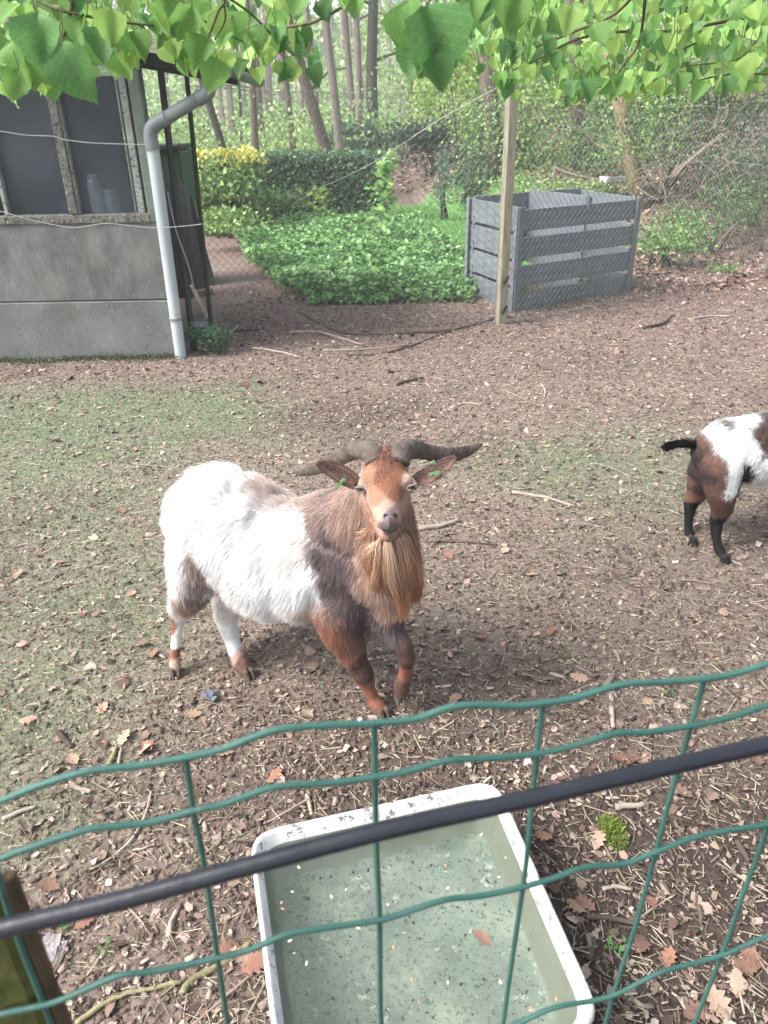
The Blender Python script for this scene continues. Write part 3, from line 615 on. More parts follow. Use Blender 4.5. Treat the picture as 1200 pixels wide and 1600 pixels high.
# ---------------------------------------------------------------- sticks that can be told apart
sticks = [
 ([(475, 492), (530, 520), (600, 523), (700, 518), (770, 500), (812, 476), (822, 479)], .011, 'darktwig', 'long dark bent branch lying at the foot of the wooden fence post'),
 ([(540, 556), (590, 555), (640, 543), (700, 520), (760, 503)], .010, 'darktwig', 'second dark branch lying just below the long bent branch'),
 ([(452, 521), (500, 521), (565, 541)], .011, 'deadtwig', 'pale thick stick at the front of the ivy patch'),
 ([(505, 549), (560, 548), (640, 540)], .008, 'deadtwig', 'pale straight stick parallel to the second dark branch'),
 ([(360, 520), (385, 517), (405, 517)], .010, 'darktwig', 'short dark stick beside the small green plant'),
 ([(358, 525), (372, 511)], .012, 'deadtwig', 'stub of pale wood beside the small green plant'),
 ([(395, 545), (440, 552), (470, 560)], .008, 'deadtwig', 'thin pale stick in front of the path'),
 ([(620, 603), (640, 597), (662, 592)], .012, 'darktwig', 'short dark knobbly stick in the middle of the paddock'),
 ([(640, 588), (660, 598)], .010, 'darktwig', 'stubby twig crossing the knobbly stick'),
 ([(800, 772), (850, 779), (898, 793)], .0085, 'deadtwig', 'smooth pale stick lying between the two goats'),
 ([(655, 829), (690, 824), (718, 815)], .012, 'deadtwig', 'thick grey stick right behind the horned goat'),
 ([(665, 848), (720, 848), (778, 853)], .004, 'darktwig', 'long thin dark twig behind the horned goat'),
 ([(948, 848), (962, 862), (984, 888)], .006, 'darktwig', 'grey twig slanting towards the small goat'),
 ([(950, 730), (980, 745), (986, 768)], .004, 'deadtwig', 'thin crooked twig above the slanting grey twig'),
 ([(1005, 514), (1035, 508), (1050, 494)], .014, 'darktwig', 'bent dark stick beside the right end of the compost bin'),
 ([(1078, 500), (1110, 495), (1140, 496)], .009, 'deadtwig', 'pale straight stick below the wooded bank'),
 ([(120, 1602), (160, 1575), (200, 1555), (285, 1539)], .0060, 'greenstick', 'long pale bent stick near the mossy post'),
 ([(288, 1556), (300, 1535), (350, 1505), (392, 1474)], .0085, 'greenstick', 'thick mossy stick pointing at the water tub'),
 ([(237, 1240), (225, 1282), (200, 1322), (165, 1348), (138, 1362)], .0042, 'deadtwig', 'long curved twig left of the water tub'),
 ([(248, 1317), (225, 1328), (208, 1330)], .0035, 'deadtwig', 'short straight twig under the curved twig'),
 ([(264, 1466), (268, 1445), (278, 1424)], .0065, 'deadtwig', 'chunky piece of wood below the black rod'),
 ([(94, 1148), (104, 1160), (114, 1170)], .010, 'brick', 'brown bark chunk in the thin grass'),
 ([(170, 1198), (177, 1183), (184, 1168)], .0075, 'greenstick', 'mossy chunk of branch standing among leaves'),
 ([(186, 1196), (190, 1170)], .004, 'deadtwig', 'thin pale splinter next to the mossy chunk'),
 ([(5, 1283), (28, 1273), (58, 1262)], .0065, 'deadtwig', 'grey crooked stick at the edge of the thin grass'),
 ([(114, 1231), (128, 1236), (145, 1241)], .0085, 'deadtwig', 'cut piece of pale wood in the thin grass'),
 ([(200, 1420), (218, 1438), (235, 1461)], .0025, 'deadtwig', 'thin bent straw under the black rod'),
 ([(962, 1263), (985, 1262), (1006, 1261)], .009, 'deadtwig', 'pale cut stick above the moss clump'),
 ([(955, 1107), (957, 1125), (957, 1140)], .008, 'deadtwig', 'weathered chip of wood between the two upper green wires'),
 ([(940, 1391), (958, 1388), (988, 1391)], .0055, 'deadtwig', 'pale stick below the moss clump'),
 ([(915, 1436), (950, 1438), (996, 1446)], .0065, 'darktwig', 'brown forked stick beside the seedling'),
 ([(1090, 1419), (1094, 1432), (1095, 1446)], .0065, 'darktwig', 'short brown cut twig among the fallen leaves'),
 ([(919, 1501), (924, 1486), (928, 1470)], .0085, 'brick', 'reddish bark strip beside the tub corner'),
 ([(1151, 1318), (1160, 1334), (1168, 1350)], .009, 'brick', 'reddish bark strip behind the outermost green wire'),
 ([(1145, 1504), (1152, 1540), (1162, 1588)], .003, 'deadtwig', 'long pale straw bent over brown leaves'),
 ([(1125, 1344), (1160, 1375), (1196, 1404)], .003, 'deadtwig', 'pale straw slanting behind the outermost green wire'),
 ([(996, 1440), (1020, 1420), (1055, 1400)], .003, 'deadtwig', 'thin dark straw rising from the forked stick'),
 ([(1070, 1130), (1077, 1150), (1086, 1136)], .007, 'deadtwig', 'split chip of pale wood near the second green wire'),
 ([(690, 1019), (706, 1020), (720, 1018)], .0065, 'deadtwig', 'smooth chip of wood to the front of the raised hoof'),
 ([(860, 1054), (872, 1060), (884, 1062)], .006, 'deadtwig', 'small pale wood chip on the dark soil'),
 ([(960, 1020), (965, 1027), (968, 1036)], .007, 'deadtwig', 'square pale wood chip on the brown litter'),
 ([(480, 1245), (484, 1260), (487, 1275)], .006, 'deadtwig', 'upright pale splinter behind the rim of the tub'),
 ([(1060, 908), (1085, 910), (1110, 914)], .0035, 'deadtwig', 'thin pale straw below the small goat'),
 ([(60, 566), (100, 562), (140, 560), (168, 568)], .006, 'deadtwig', 'pale curved twig at the foot of the shed wall'),
 ([(820, 500), (850, 512), (880, 508)], .006, 'darktwig', 'dark twig in front of the fine mesh'),
 ([(715, 633), (735, 631), (752, 634)], .006, 'deadtwig', 'small pale stick lying alone behind the horned goat'),
 ([(845, 600), (852, 612), (850, 622)], .006, 'deadtwig', 'small crooked twig beside the grass patch'),
]
for pts, r, mt, lab in sticks:
    P = [G(*p) for p in pts]; rr = r*1.0
    P = [p+Vector((0, 0, rr*.55+random.uniform(0, .006))) for p in P]
    if len(P) == 2: P.insert(1, (P[0]+P[1])/2+Vector((random.uniform(-.002, .002), 0, 0)))
    S = spline(P, 4); n = len(S); m = MB()
    S = [s+Vector((random.gauss(0, rr*.12), random.gauss(0, rr*.12), random.gauss(0, rr*.12))) for s in S]
    m.tube(S, [rr*(1-.35*i/n)*random.uniform(.85, 1.12) for i in range(n)], 7)
    m.obj('bark_chunk' if mt == 'brick' else 'stick', M['darktwig' if mt == 'brick' else mt], smooth=True, label=lab, cat='bark' if mt == 'brick' else 'stick')
# thin loose twiglets
VV = []; FF = []; CC = []; off = 0
n = 700; x, y = ground_pts(n, 8); L = rng.lognormal(math.log(.07), .5, n)
size = np.stack([L, rng.uniform(.003, .005, n), rng.uniform(.003, .005, n)], 1)
V, F, C = scatter(st_v, st_f, np.stack([x, y, hgt(x, y)+.008], 1), frames(n, .06), size, pal([srgb(160, 142, 124), srgb(128, 110, 94), srgb(96, 80, 68)], n, .15))
link('loose_twigs', mesh_np('twiglets', V, F, M['litter'], C), kind='stuff', label='thin broken twigs strewn over the wood chips')
# scrap, pebble, moss, seedlings
p = G(328, 1092); m = MB(); r_ = random.Random(3)
ring = [(p+Vector((.030*math.cos(a)*r_.uniform(.6, 1.15), .024*math.sin(a)*r_.uniform(.6, 1.2), r_.uniform(.003, .022)))) for a in [k*math.pi/6 for k in range(12)]]
inn = [(p+Vector((.018*math.cos(a), .014*math.sin(a), r_.uniform(.008, .035)))) for a in [k*math.pi/3 for k in range(6)]]
m.v = [tuple(q) for q in ring+inn]+[tuple(p+Vector((0, 0, .012)))]
for k in range(12): m.f.append((k, (k+1) % 12, 12+(((k+1) % 12)//2), 12+k//2) if (k//2) != (((k+1) % 12)//2) else (k, (k+1) % 12, 12+k//2))
for k in range(6): m.f.append((12+k, 12+(k+1) % 6, 18))
M['scrap'] = mat('blue_grey_scrap', [srgb(84, 88, 104), srgb(122, 126, 142)], scale=40, bump=.4, rough=.5)
m.obj('scrap', M['scrap'], label='crumpled blue-grey scrap in front of the hind hooves', cat='litter')
p = G(563, 1127); m = MB(); m.lathe([(.002, 0), (.007, .002), (.009, .006), (.006, .011), (.001, .012)], (p.x, p.y, p.z), 10)
M['white'] = mat('white_stone', [srgb(215, 215, 215)], bump=.1); m.obj('pebble', M['white'], smooth=True, label='tiny white pebble beside the planted front hoof', cat='pebble')
p = G(170, 1600-110); p = G(82, 1482); m = MB()
for k in range(7): m.box(p+Vector((random.uniform(-.03, .03), random.uniform(-.02, .02), .008)), (.03, .02, .012), Matrix.Rotation(k, 3, 'Z') @ Matrix.Rotation(.3, 3, 'X'), jit=.004)
M['ash'] = mat('grey_stone', [srgb(110, 104, 104), srgb(150, 144, 144)], scale=30, bump=.8); m.obj('stone', M['ash'], label='flaky grey stone next to the mossy post', cat='stone')
def tuft(px, py, rx, ry, h, n, cols, name, label, cat, wv=.003, dome=True):
    p = G(px, py); a = rng.uniform(0, 6.28, n); rr = np.sqrt(rng.uniform(0, 1, n)); x = p.x+rr*np.cos(a)*rx; y = p.y+rr*np.sin(a)*ry
    hh = h*(1-rr**2*.8 if dome else 1)*rng.uniform(.6, 1.1, n); z0 = hgt(x, y)+hh*.5*(1 if dome else 0)
    size = np.stack([np.full(n, wv), hh*.5, hh*.6], 1)
    V, F, C = scatter(bl_v, bl_f, np.stack([x, y, z0], 1), frames(n, .7), size, pal(cols, n, .2))
    return link(name, mesh_np(name, V, F, M['grass'], C), label=label, cat=cat)
tuft(957, 1302, .034, .052, .03, 1500, [srgb(120, 140, 40), srgb(84, 108, 30), srgb(150, 165, 60)], 'moss_clump', 'bright green moss clump on dark soil beside the water tub', 'moss')
def sprout(px, py, n, sz, lab, name='seedling', cols=(srgb(70, 130, 58), srgb(92, 150, 70))):
    p = G(px, py); V = []; F = []; C = []; of = 0
    lv = np.array([(0, 0, 0), (.35, .45, .06), (0, 1, .0), (-.35, .45, .06)]); lf = np.array([(0, 1, 2, 3)])
    pos = np.tile(np.array(p), (n, 1))+np.stack([rng.normal(0, sz*.7, n), rng.normal(0, sz*.7, n), rng.uniform(.004, .02, n)], 1)
    V, F, C = scatter(lv, lf, pos, frames(n, .5), np.full((n, 3), sz)*rng.uniform(.7, 1.2, (n, 1)), pal(cols, n, .1))
    return link(name, mesh_np(name, V, F, M['leafmass'], C), label=lab, cat='seedling')
sprout(970, 1474, 9, .016, 'small green seedling beside the forked brown stick')
sprout(964, 1484, 5, .012, 'smallest green sprout next to the seedling by the tub')
sprout(98, 1452, 6, .014, 'round-leaved green sprout next to the mossy post')
sprout(168, 1482, 9, .011, 'green sprout between the mossy post and the tub')
sprout(1045, 1085, 8, .012, 'green sprout just above the second green wire')
sprout(1100, 1466, 5, .009, 'tiny green sprout between brown leaves')
sprout(505, 1020+60, 5, .010, 'tiny green sprout beside the front leg of the goat')
# ---------------------------------------------------------------- leaf masses
lf_v = np.array([(0, 0, 0), (.42, .45, .08), (0, 1, -.05), (-.42, .45, .08)], float); lf_f = np.array([(0, 1, 2, 3)])
tri2_v = np.array([(0, -.1, 0), (.5, .3, .1), (.3, .9, 0), (-.3, .9, -.02), (-.5, .3, .08)], float); tri2_f = np.array([(0, 1, 2, 3), (0, 3, 4, 4)])
def rand_rot(n, up=0.0):
    """random orientations; up>0 pulls leaf faces towards the sky"""
    v = rng.normal(size=(n, 3)); v[:, 2] += up*2; v /= np.linalg.norm(v, axis=1, keepdims=True)
    a = rng.normal(size=(n, 3)); u = np.cross(v, a); u /= np.linalg.norm(u, axis=1, keepdims=True); wv = np.cross(v, u)
    return np.stack([u, wv, v], 2)
def leafcloud(pos, sz, cols, var=.2, up=.3, clump=None):
    n = len(pos); C = pal(cols, n, var)
    size = (np.ones((n, 3))*sz)*rng.uniform(.6, 1.3, (n, 1))
    return scatter(lf_v, lf_f, pos, rand_rot(n, up), size, C)
def clumpy(n, c, r, k=14, spread=.33):
    """points in an ellipsoid, gathered in clumps; hollow-ish, uneven outline"""
    c = np.array(c); r = np.array(r)
    d = rng.normal(size=(k, 3)); d /= np.linalg.norm(d, axis=1, keepdims=True); rad = rng.uniform(.35, 1.0, (k, 1))**.7
    cc = d*rad
    i = rng.integers(0, k, n); q = cc[i]+rng.normal(0, spread, (n, 3))*rng.uniform(.5, 1.2, (k, 1))[i]
    return c+q*r
def mk(name, parts, parent=None, m_='leafmass', **k):
    V = []; F = []; C = []; o = 0
    for (a, b, c) in parts: V.append(a); F.append(b+o); C.append(c); o += len(a)
    return link(name, mesh_np(name, np.concatenate(V), np.concatenate(F), M[m_], np.concatenate(C)), parent, **k)
GREEN = [srgb(116, 150, 72), srgb(138, 174, 90), srgb(94, 128, 62), srgb(158, 190, 106)]
LIME = [srgb(150, 180, 76), srgb(176, 200, 92), srgb(126, 158, 62)]
DARK = [srgb(58, 82, 58), srgb(72, 98, 72), srgb(46, 68, 50)]
YELLOW = [srgb(200, 196, 70), srgb(176, 184, 66), srgb(214, 208, 96)]

# ground ivy bed: edge traced on the ground
edge = [G(*p) for p in [(362, 352), (378, 392), (405, 425), (440, 462), (520, 474), (600, 474), (700, 470), (738, 462)]]
ex = np.array([p.x for p in edge]); ey = np.array([p.y for p in edge])
patchL = np.interp
redge = [G(*q) for q in ((742, 470), (722, 415), (700, 392), (665, 362), (635, 335), (618, 325))]
n = 30000; pts = []
ye = G(560, 474).y
while len(pts) < n:
    px = rng.uniform(-3.2, 1.5, 40000); py = rng.uniform(6.8, 14.5, 40000)
    # left border follows the path edge
    xl = np.interp(py, [ey[4], ey[3], ey[2], ey[1], ey[0], 14.5], [ex[3]+.3, ex[3], ex[2], ex[1], ex[0], ex[0]-1.0])
    xr_ = np.interp(py, [q.y for q in redge], [q.x for q in redge])
    edge_n = .08*wav(px, py, 5, 2)
    k = (px > xl+edge_n) & (px < xr_+edge_n) & (py > ye-.05+edge_n+.04*(px)) & (rng.uniform(0, 1, 40000) < np.clip((8.5/py)**1.2, .1, 1))
    pts += list(zip(px[k], py[k]))
pts = np.array(pts[:n]); x, y = pts[:, 0], pts[:, 1]
top = .17+.05*wav(x, y, 3.0, 6)+.03*wav(x, y, 8, 16)
dedge = np.clip((y-ye)*2.2+.35, .3, 1)
z = hgt(x, y)+top*dedge*(1-rng.uniform(0, 1, n)**2.2*.75)
sz = .052*(.8+.03*y)
Va = scatter(lf_v*np.array([1.25, 1, 1]), lf_f, np.stack([x, y, z], 1), rand_rot(n, .95), np.ones((n, 3))*sz[:, None]*rng.uniform(.6, 1.25, (n, 1)), pal([srgb(122, 172, 92), srgb(98, 150, 76), srgb(148, 196, 114), srgb(72, 118, 56)], n, .16))
mk('ground_cover', [Va], kind='stuff', label='low bed of green ivy-like ground cover leaves')
# lawn blades beyond the bin
n = 9000; x = rng.uniform(.2, 2.6, n); y = rng.uniform(8.4, 17.5, n); k = gmask(x, y)[1] > .4; x = x[k]; y = y[k]; n = len(x)
size = np.stack([np.full(n, .012), np.full(n, .03), rng.uniform(.03, .09, n)], 1)
mk('lawn', [scatter(bl_v, bl_f, np.stack([x, y, hgt(x, y)], 1), frames(n, .3), size, pal([srgb(104, 156, 72), srgb(126, 176, 88), srgb(88, 138, 62)], n, .12))], m_='grass', kind='stuff', label='strip of bright green lawn beyond the compost bin')
# path slabs leading away beside the bed
pathc = [((352, 470), 'paving slab half buried in leaves near the ivy bed'), ((350, 420), 'paving slab in the middle of the garden path'), ((345, 388), 'mossy paving slab further along the garden path'), ((343, 368), 'paving slab at the far end of the garden path')]
for (px, py), lab in pathc:
    p = G(px, py); m = MB(); m.box(p+Vector((0, 0, -.0135)), (.42, .40, .035), Matrix.Rotation(.12, 3, 'Z'), jit=.012); m.obj('paving_slab', M['slab'], bevel=.006, label=lab, cat='paving slab')

# hedge: solid clipped box with leafy skin
def boxcloud(n, x0, x1, y0, y1, z0, z1, sk=.08):
    """points on the front, top and sides of a clipped hedge"""
    a = np.array([(x1-x0)*(z1-z0), (x1-x0)*(y1-y0)*1.2, (y1-y0)*(z1-z0), (y1-y0)*(z1-z0)]); f = rng.choice(4, n, p=a/a.sum())
    u = rng.uniform(0, 1, n); v = rng.uniform(0, 1, n); e = rng.normal(0, sk, n)
    X = np.where(f < 2, x0+u*(x1-x0), np.where(f == 2, x1+e, x0+e)); Y = np.where(f == 0, y0+e, np.where(f == 1, y0+v*(y1-y0), y0+u*(y1-y0))); Zz = np.where(f == 1, z1+e*.5, z0+v*(z1-z0))
    Y = Y+.06*wav(X, Zz, 3, 8); return np.stack([X, Y, Zz], 1)
yh = 14.4; ha = Q(392, 236, yh); hb_ = Q(605, 240, yh)
hz = ha.z-.07
hd = empty('hedge', ((ha.x+hb_.x)/2, yh+.5, hg(-1, yh)), label='long clipped dark green hedge behind the ivy bed', cat='hedge')
P = boxcloud(17000, ha.x-.2, hb_.x-.1, yh, yh+1.1, 0, hz-.03, .05)
mk('foliage', [leafcloud(P, .06, [srgb(80, 112, 76), srgb(98, 132, 90), srgb(62, 92, 62), srgb(116, 146, 100)], .16, .35)], hd)
m = MB(); m.box(((ha.x+hb_.x)/2-.15, yh+.56, hz/2-.06), (hb_.x-ha.x-.02, 1.0, hz-.14)); M['hedgecore'] = mat('hedge_core', [srgb(30, 38, 26), srgb(50, 58, 38)], scale=10, bump=1, bscale=30, bdist=.05); m.obj('branches', M['hedgecore'], hd)
for k in range(14):
    p = Q(random.uniform(400, 600), 237, yh+.3)
ye2 = 12.6; ya = Q(296, 234, ye2); yb2 = Q(388, 233, ye2)
yd = empty('bush', ((ya.x+yb2.x)/2, ye2+.4, 0), label='clipped bush with yellow top shoots next to the dark hedge', cat='bush')
P = boxcloud(5200, ya.x, yb2.x, ye2, ye2+.9, 0, ya.z-.10, .07); c = pal([srgb(110, 140, 60), srgb(140, 166, 76), srgb(88, 116, 56)], len(P), .18)
tp = (P[:, 2] > ya.z-.21-.06*rng.normal(size=len(P))); c[tp] = pal(YELLOW, tp.sum(), .1)
mk('foliage', [scatter(lf_v, lf_f, P, rand_rot(len(P), .4), np.ones((len(P), 3))*.075*rng.uniform(.7, 1.3, (len(P), 1)), c)], yd)
m = MB(); m.box(((ya.x+yb2.x)/2, ye2+.5, ya.z/2-.08), (yb2.x-ya.x-.16, .7, ya.z-.3)); m.obj('branches', M['hedgecore'], yd)
def bush(px, py, Y, rx, ry, rz_, n, sz, cols, label, cat='bush', name='bush', k=14, up=.3, var=.22, spread=.33, stem=True, ground=True):
    c = Q(px, py, Y); g = hg(c.x, Y); o = empty(name, (c.x, Y, g), label=label, cat=cat)
    P = clumpy(n, c, (rx, ry, rz_), k, spread); P[:, 2] = np.maximum(P[:, 2], hgt(P[:, 0], P[:, 1])+.01)
    mk('foliage', [leafcloud(P, sz, cols, var, up)], o)
    if stem:
        m = MB()
        for i in range(5):
            e = P[rng.integers(0, n)]; s = Vector((c.x+random.uniform(-.15, .15), Y, g-.02)); m.tube(spline([s, s.lerp(Vector(e), .5)+Vector((0, 0, .1)), Vector(e)], 4), [.02*(1-.8*j/8) for j in range(9)], 5)
        m.obj('stem', M['bark_dark'], o, smooth=True)
    return o
bush(345, 300, 12.3, .6, .3, .35, 900, .08, GREEN, 'loose leafy plant in front of the yellow-topped bush')
bush(432, 312, 13.7, .5, .3, .18, 600, .07, [srgb(120, 158, 84), srgb(96, 134, 66)], 'low pale green growth against the dark hedge')
bush(335, 345, 10.8, .55, .5, .14, 900, .06, GREEN, 'low leafy clump at the far end of the path', stem=False)
# small conifer sprigs and the two young trees in the bed
def sapling(px0, py0, px1, py1, w_, n, lab, cols=LIME, sz=.09):
    g = G(px0, py0); t_ = Q(px1, py1, g.y); o = empty('sapling', g, label=lab, cat='sapling')
    m = MB(); m.tube(spline([g-Vector((0, 0, .02)), g.lerp(t_, .5)+Vector((.02, 0, 0)), t_], 4), [.011, .011, .010, .009, .008, .007, .006, .005, .004], 6); m.obj('trunk', M['bark_pink'], o)
    f = rng.uniform(.25, 1.05, n)**.7; P = np.array(g)+(np.array(t_)-np.array(g))*f[:, None]+rng.normal(0, 1, (n, 3))*w_*(1.15-f[:, None]*.7)
    P += .05*np.sign(rng.normal(size=(n, 1)))*rng.uniform(0, 1, (n, 3)); mk('crown', [leafcloud(P, sz, cols, .12, .7)], o)
sapling(590, 392, 606, 252, .11, 210, 'thin young tree with pale green leaves before the hedge end', [srgb(140, 186, 96), srgb(164, 204, 112), srgb(118, 166, 80)], .10)
sapling(502, 352, 498, 296, .09, 90, 'short young plant with lime leaves in front of the hedge', sz=.09)
sapling(560, 330, 575, 310, .12, 90, 'low lime green shoot left of the thin young tree', sz=.09)
# little feathery plant at the downpipe
p = G(338, 553); n = 2600
o = empty('juniper_plant', p, label='small feathery green plant growing at the foot of the thin fence post', cat='plant')
c = np.concatenate([clumpy(1900, (p.x, p.y, p.z+.10), (.13, .10, .10), 10, .3), clumpy(700, (p.x-.14, p.y+.02, p.z+.13), (.12, .04, .03), 6, .3)])
c[:, 2] = np.maximum(c[:, 2], p.z+.005)
mk('foliage', [leafcloud(c, .016, [srgb(70, 112, 76), srgb(92, 134, 92), srgb(56, 92, 62)], .15, .2)], o)
m = MB(); m.tube(spline([p, p+Vector((-.05, 0, .08)), p+Vector((-.22, .02, .16))], 4), .004, 5); m.tube([p, p+Vector((.02, 0, .12))], .004, 5); m.obj('stem', M['twig'], o)

# ---------------------------------------------------------------- trees of the wood
def tree(base, top, wpx, Y, mt, label, name='tree', crown=None, branches=3, H=9.0, group=None, cn=260):
    b0 = Q(base[0], base[1], Y); g = Vector((b0.x, Y, hg(b0.x, Y)-.1)); t_ = Q(top[0], top[1], Y+random.uniform(-.3, .3))
    dcam = (b0-CAM).dot(FWD); r = wpx/2/FPX*dcam
    d = (t_-b0); d = d/max(d.z, .3) if d.z > .3 else Vector((0, 0, 1))
    g = Vector((b0.x-d.x*(b0.z-g.z), Y, g.z))
    o = empty(name, g, label=label, cat='tree', group=group)
    n = 14; S = []; ph = random.uniform(0, 6)
    for i in range(n):
        z = H*i/(n-1); S.append(g+d*z+Vector((math.sin(z*.9+ph)*r*.35, math.cos(z*.7+ph)*r*.3, 0)))
    rad = [r*(1.25 if i == 0 else 1.06-.6*i/(n-1)) for i in range(n)]
    m = MB(); m.tube(S, rad, 10)
    for k in range(branches):
        z = random.uniform(2.2, 6.5); s = g+d*z; a = random.uniform(0, 6.28); ln = random.uniform(.6, 2.2)
        e = s+Vector((math.cos(a)*ln, math.sin(a)*ln*.6, random.uniform(-.2, .8))); m.tube(spline([s, s.lerp(e, .5)+Vector((0, 0, .15)), e], 3), [r*.28*(1-.8*j/6) for j in range(7)], 5)
    m.obj('trunk', M[mt], o, smooth=True)
    c = g+d*(H*.92); P = clumpy(cn, c, (1.9, 1.9, 1.6), 8, .35)
    mk('crown', [leafcloud(P, .22, crown or GREEN, .2, .2)], o)
    return o
TT = [((352, 232), (318, 130), 12, 19, 'bark_dark', 'slim dark tree leaning over behind the yellow-topped bush'),
 ((398, 230), (388, 60), 11, 20, 'bark', 'straight dark brown tree rising behind the joint of bush and hedge'),
 ((413, 232), (405, 150), 15, 26, 'bark_pink', 'grey-pink trunk half hidden just beside the straight dark brown tree'),
 ((456, 215), (447, 110), 10, 23, 'bark', 'slim brown tree behind the middle of the hedge'),
 ((512, 238), (478, 118), 19, 19, 'bark', 'stout leaning grey-brown tree behind the hedge'),
 ((497, 232), (490, 150), 12, 25, 'bark_pink', 'pale trunk just behind the stout leaning tree'),
 ((529, 238), (508, 20), 14, 18.5, 'bark_pink', 'tall pinkish pine trunk next to the stout leaning tree'),
 ((556, 203), (535, 0), 12, 25, 'bark_pink', 'slender pine, the left one of a crossing pair behind the hedge end'),
 ((560, 203), (556, 60), 13, 24, 'bark_pink', 'reddish pine, the right one of a crossing pair behind the hedge end'),
 ((585, 198), (582, 0), 19, 24, 'bark_dark', 'thick dark straight trunk behind the hedge end'),
 ((683, 168), (684, 100), 11, 32, 'bark_dark', 'distant dark trunk in the bright gap under the big leaves'),
 ((774, 262), (762, 60), 26, 15, 'bark', 'broad brown trunk just behind the wooden fence post'),
 ((907, 265), (905, 130), 22, 14, 'bark', 'grey-brown tree standing on the bank beyond the compost bin'),
 ((378, 230), (372, 120), 5, 24, 'bark_dark', 'very thin dark sapling trunk left of the straight brown tree'),
 ((475, 225), (470, 90), 8, 30, 'bark_pink', 'thin distant pine between the slim brown and the stout leaning tree'),
 ((640, 190), (645, 60), 8, 34, 'bark', 'thin distant trunk in the open wood right of the thick dark trunk'),
 ((720, 180), (716, 60), 13, 30, 'bark', 'distant trunk in the bushes right of the bright gap')]
for a in TT: tree(*a)
# forked ochre tree on the bank
o = tree((1003, 310), (975, 175), 24, 11.5, 'bark_ochre', 'pale ochre tree with a crooked forked trunk on the bank', branches=2)
# far thin trunks, a belt of pines one can hardly tell apart
m = MB()
for k in range(120):
    Y = random.uniform(34, 75); x = random.uniform(-.55, .55)*Y; z = hg(x, Y)-.1; r = random.uniform(.09, .2); l = random.uniform(-.4, .4); m.tube([(x, Y, z), (x+l, Y, z+7), (x+l*1.6, Y, z+16)], [r, r*.8, r*.5], 6)
m.obj('distant_trunks', M['bark_pink'], kind='stuff', label='belt of far pine trunks deep in the wood')
# understory and spring foliage of the wood
def cloudband(n, x0, x1, y0, y1, z0f, z1f, sz, cols, name, label, k=90, spread=(1.2, .8, .7), up=.2, zlow=None):
    cx = rng.uniform(x0, x1, k); cy = rng.uniform(y0, y1, k); u = rng.uniform(0, 1, k); cz = hgt(cx, cy)+z0f+(z1f-z0f)*u
    i = rng.integers(0, k, n); P = np.stack([cx[i], cy[i], cz[i]], 1)+rng.normal(0, 1, (n, 3))*np.array(spread)*rng.uniform(.4, 1.1, (k, 1))[i]
    P[:, 2] = np.maximum(P[:, 2], hgt(P[:, 0], P[:, 1]))
    C = pal(cols, n, .15)*(rng.uniform(.8, 1.2, (k, 1))[i])
    V, F, Cc = scatter(lf_v, lf_f, P, rand_rot(n, up), np.ones((n, 3))*sz*rng.uniform(.6, 1.3, (n, 1)), C)
    mk(name, [(V, F, Cc)], kind='stuff', label=label)
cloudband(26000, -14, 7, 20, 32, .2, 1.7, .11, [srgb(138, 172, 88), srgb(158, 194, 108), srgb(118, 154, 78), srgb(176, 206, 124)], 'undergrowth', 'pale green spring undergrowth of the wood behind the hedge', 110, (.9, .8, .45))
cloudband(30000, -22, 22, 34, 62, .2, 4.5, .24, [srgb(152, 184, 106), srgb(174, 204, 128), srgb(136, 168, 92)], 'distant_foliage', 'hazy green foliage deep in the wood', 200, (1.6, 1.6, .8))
cloudband(9000, -10, 12, 19, 30, 3.0, 6.0, .13, [srgb(150, 184, 90), srgb(172, 202, 112), srgb(132, 166, 80)], 'high_foliage', 'thin spring leaves high among the trunks', 46, (.8, .8, .35))
cloudband(40000, -30, 30, 64, 80, 0, 9, .55, [srgb(126, 150, 88), srgb(148, 170, 108), srgb(110, 134, 78)], 'far_wood', 'far wood closing the view', 260, (2.2, 2.2, 1.3))
# named bushes of the middle distance
bush(725, 140, 16.5, .8, .8, 1.1, 3800, .08, LIME, 'tall bright lime bush behind the wooden fence post', k=16)
bush(675, 208, 19, .8, .6, .40, 1600, .10, DARK, 'dark glossy bush on top of the leafy bank', k=10)
bush(560, 219, 22, .7, .6, .32, 1300, .12, [srgb(70, 108, 78), srgb(92, 130, 98)], 'low blue-green bush behind the hedge end', k=10)
P0 = []
bush(735, 235, 15.2, .75, .5, .75, 5200, .035, [srgb(84, 110, 84), srgb(104, 130, 104), srgb(66, 90, 68)], 'grey-green juniper shrub left of the wooden fence post', k=16, up=0)
bush(690, 280, 14.5, .18, .2, .42, 900, .035, [srgb(84, 114, 92), srgb(104, 134, 112)], 'thin feathery young conifer on the leafy bank', k=8, up=0)
bush(850, 205, 14.5, 1.1, .8, .9, 4200, .06, GREEN, 'loose green bush between the fence post and the grey-brown tree', k=20)
bush(950, 225, 13.2, .8, .6, .6, 2600, .055, [srgb(96, 128, 74), srgb(118, 150, 88)], 'leafy bush between the two trees on the bank', k=16)
bush(1040, 215, 11.5, .85, .6, .65, 4000, .05, GREEN+DARK[:1], 'dense green bush right behind the ochre tree', k=18)
bush(1150, 200, 11.0, .9, .6, .75, 3600, .05, [srgb(96, 112, 84), srgb(124, 138, 104), srgb(80, 92, 74)], 'greyish twiggy bush highest on the bank', k=18)
bush(1120, 330, 9.8, .7, .5, .30, 1800, .045, [srgb(90, 120, 66), srgb(112, 142, 82)], 'low leafy bramble on the slope above the far fence post', k=16)
bush(1040, 372, 9.0, .40, .35, .24, 1500, .045, [srgb(104, 148, 70), srgb(126, 170, 84)], 'bright green shrub next to the right end of the compost bin', k=10)
bush(1130, 418, 8.6, .16, .12, .06, 160, .04, GREEN, 'small green weed near the far fence post', k=5, stem=False)
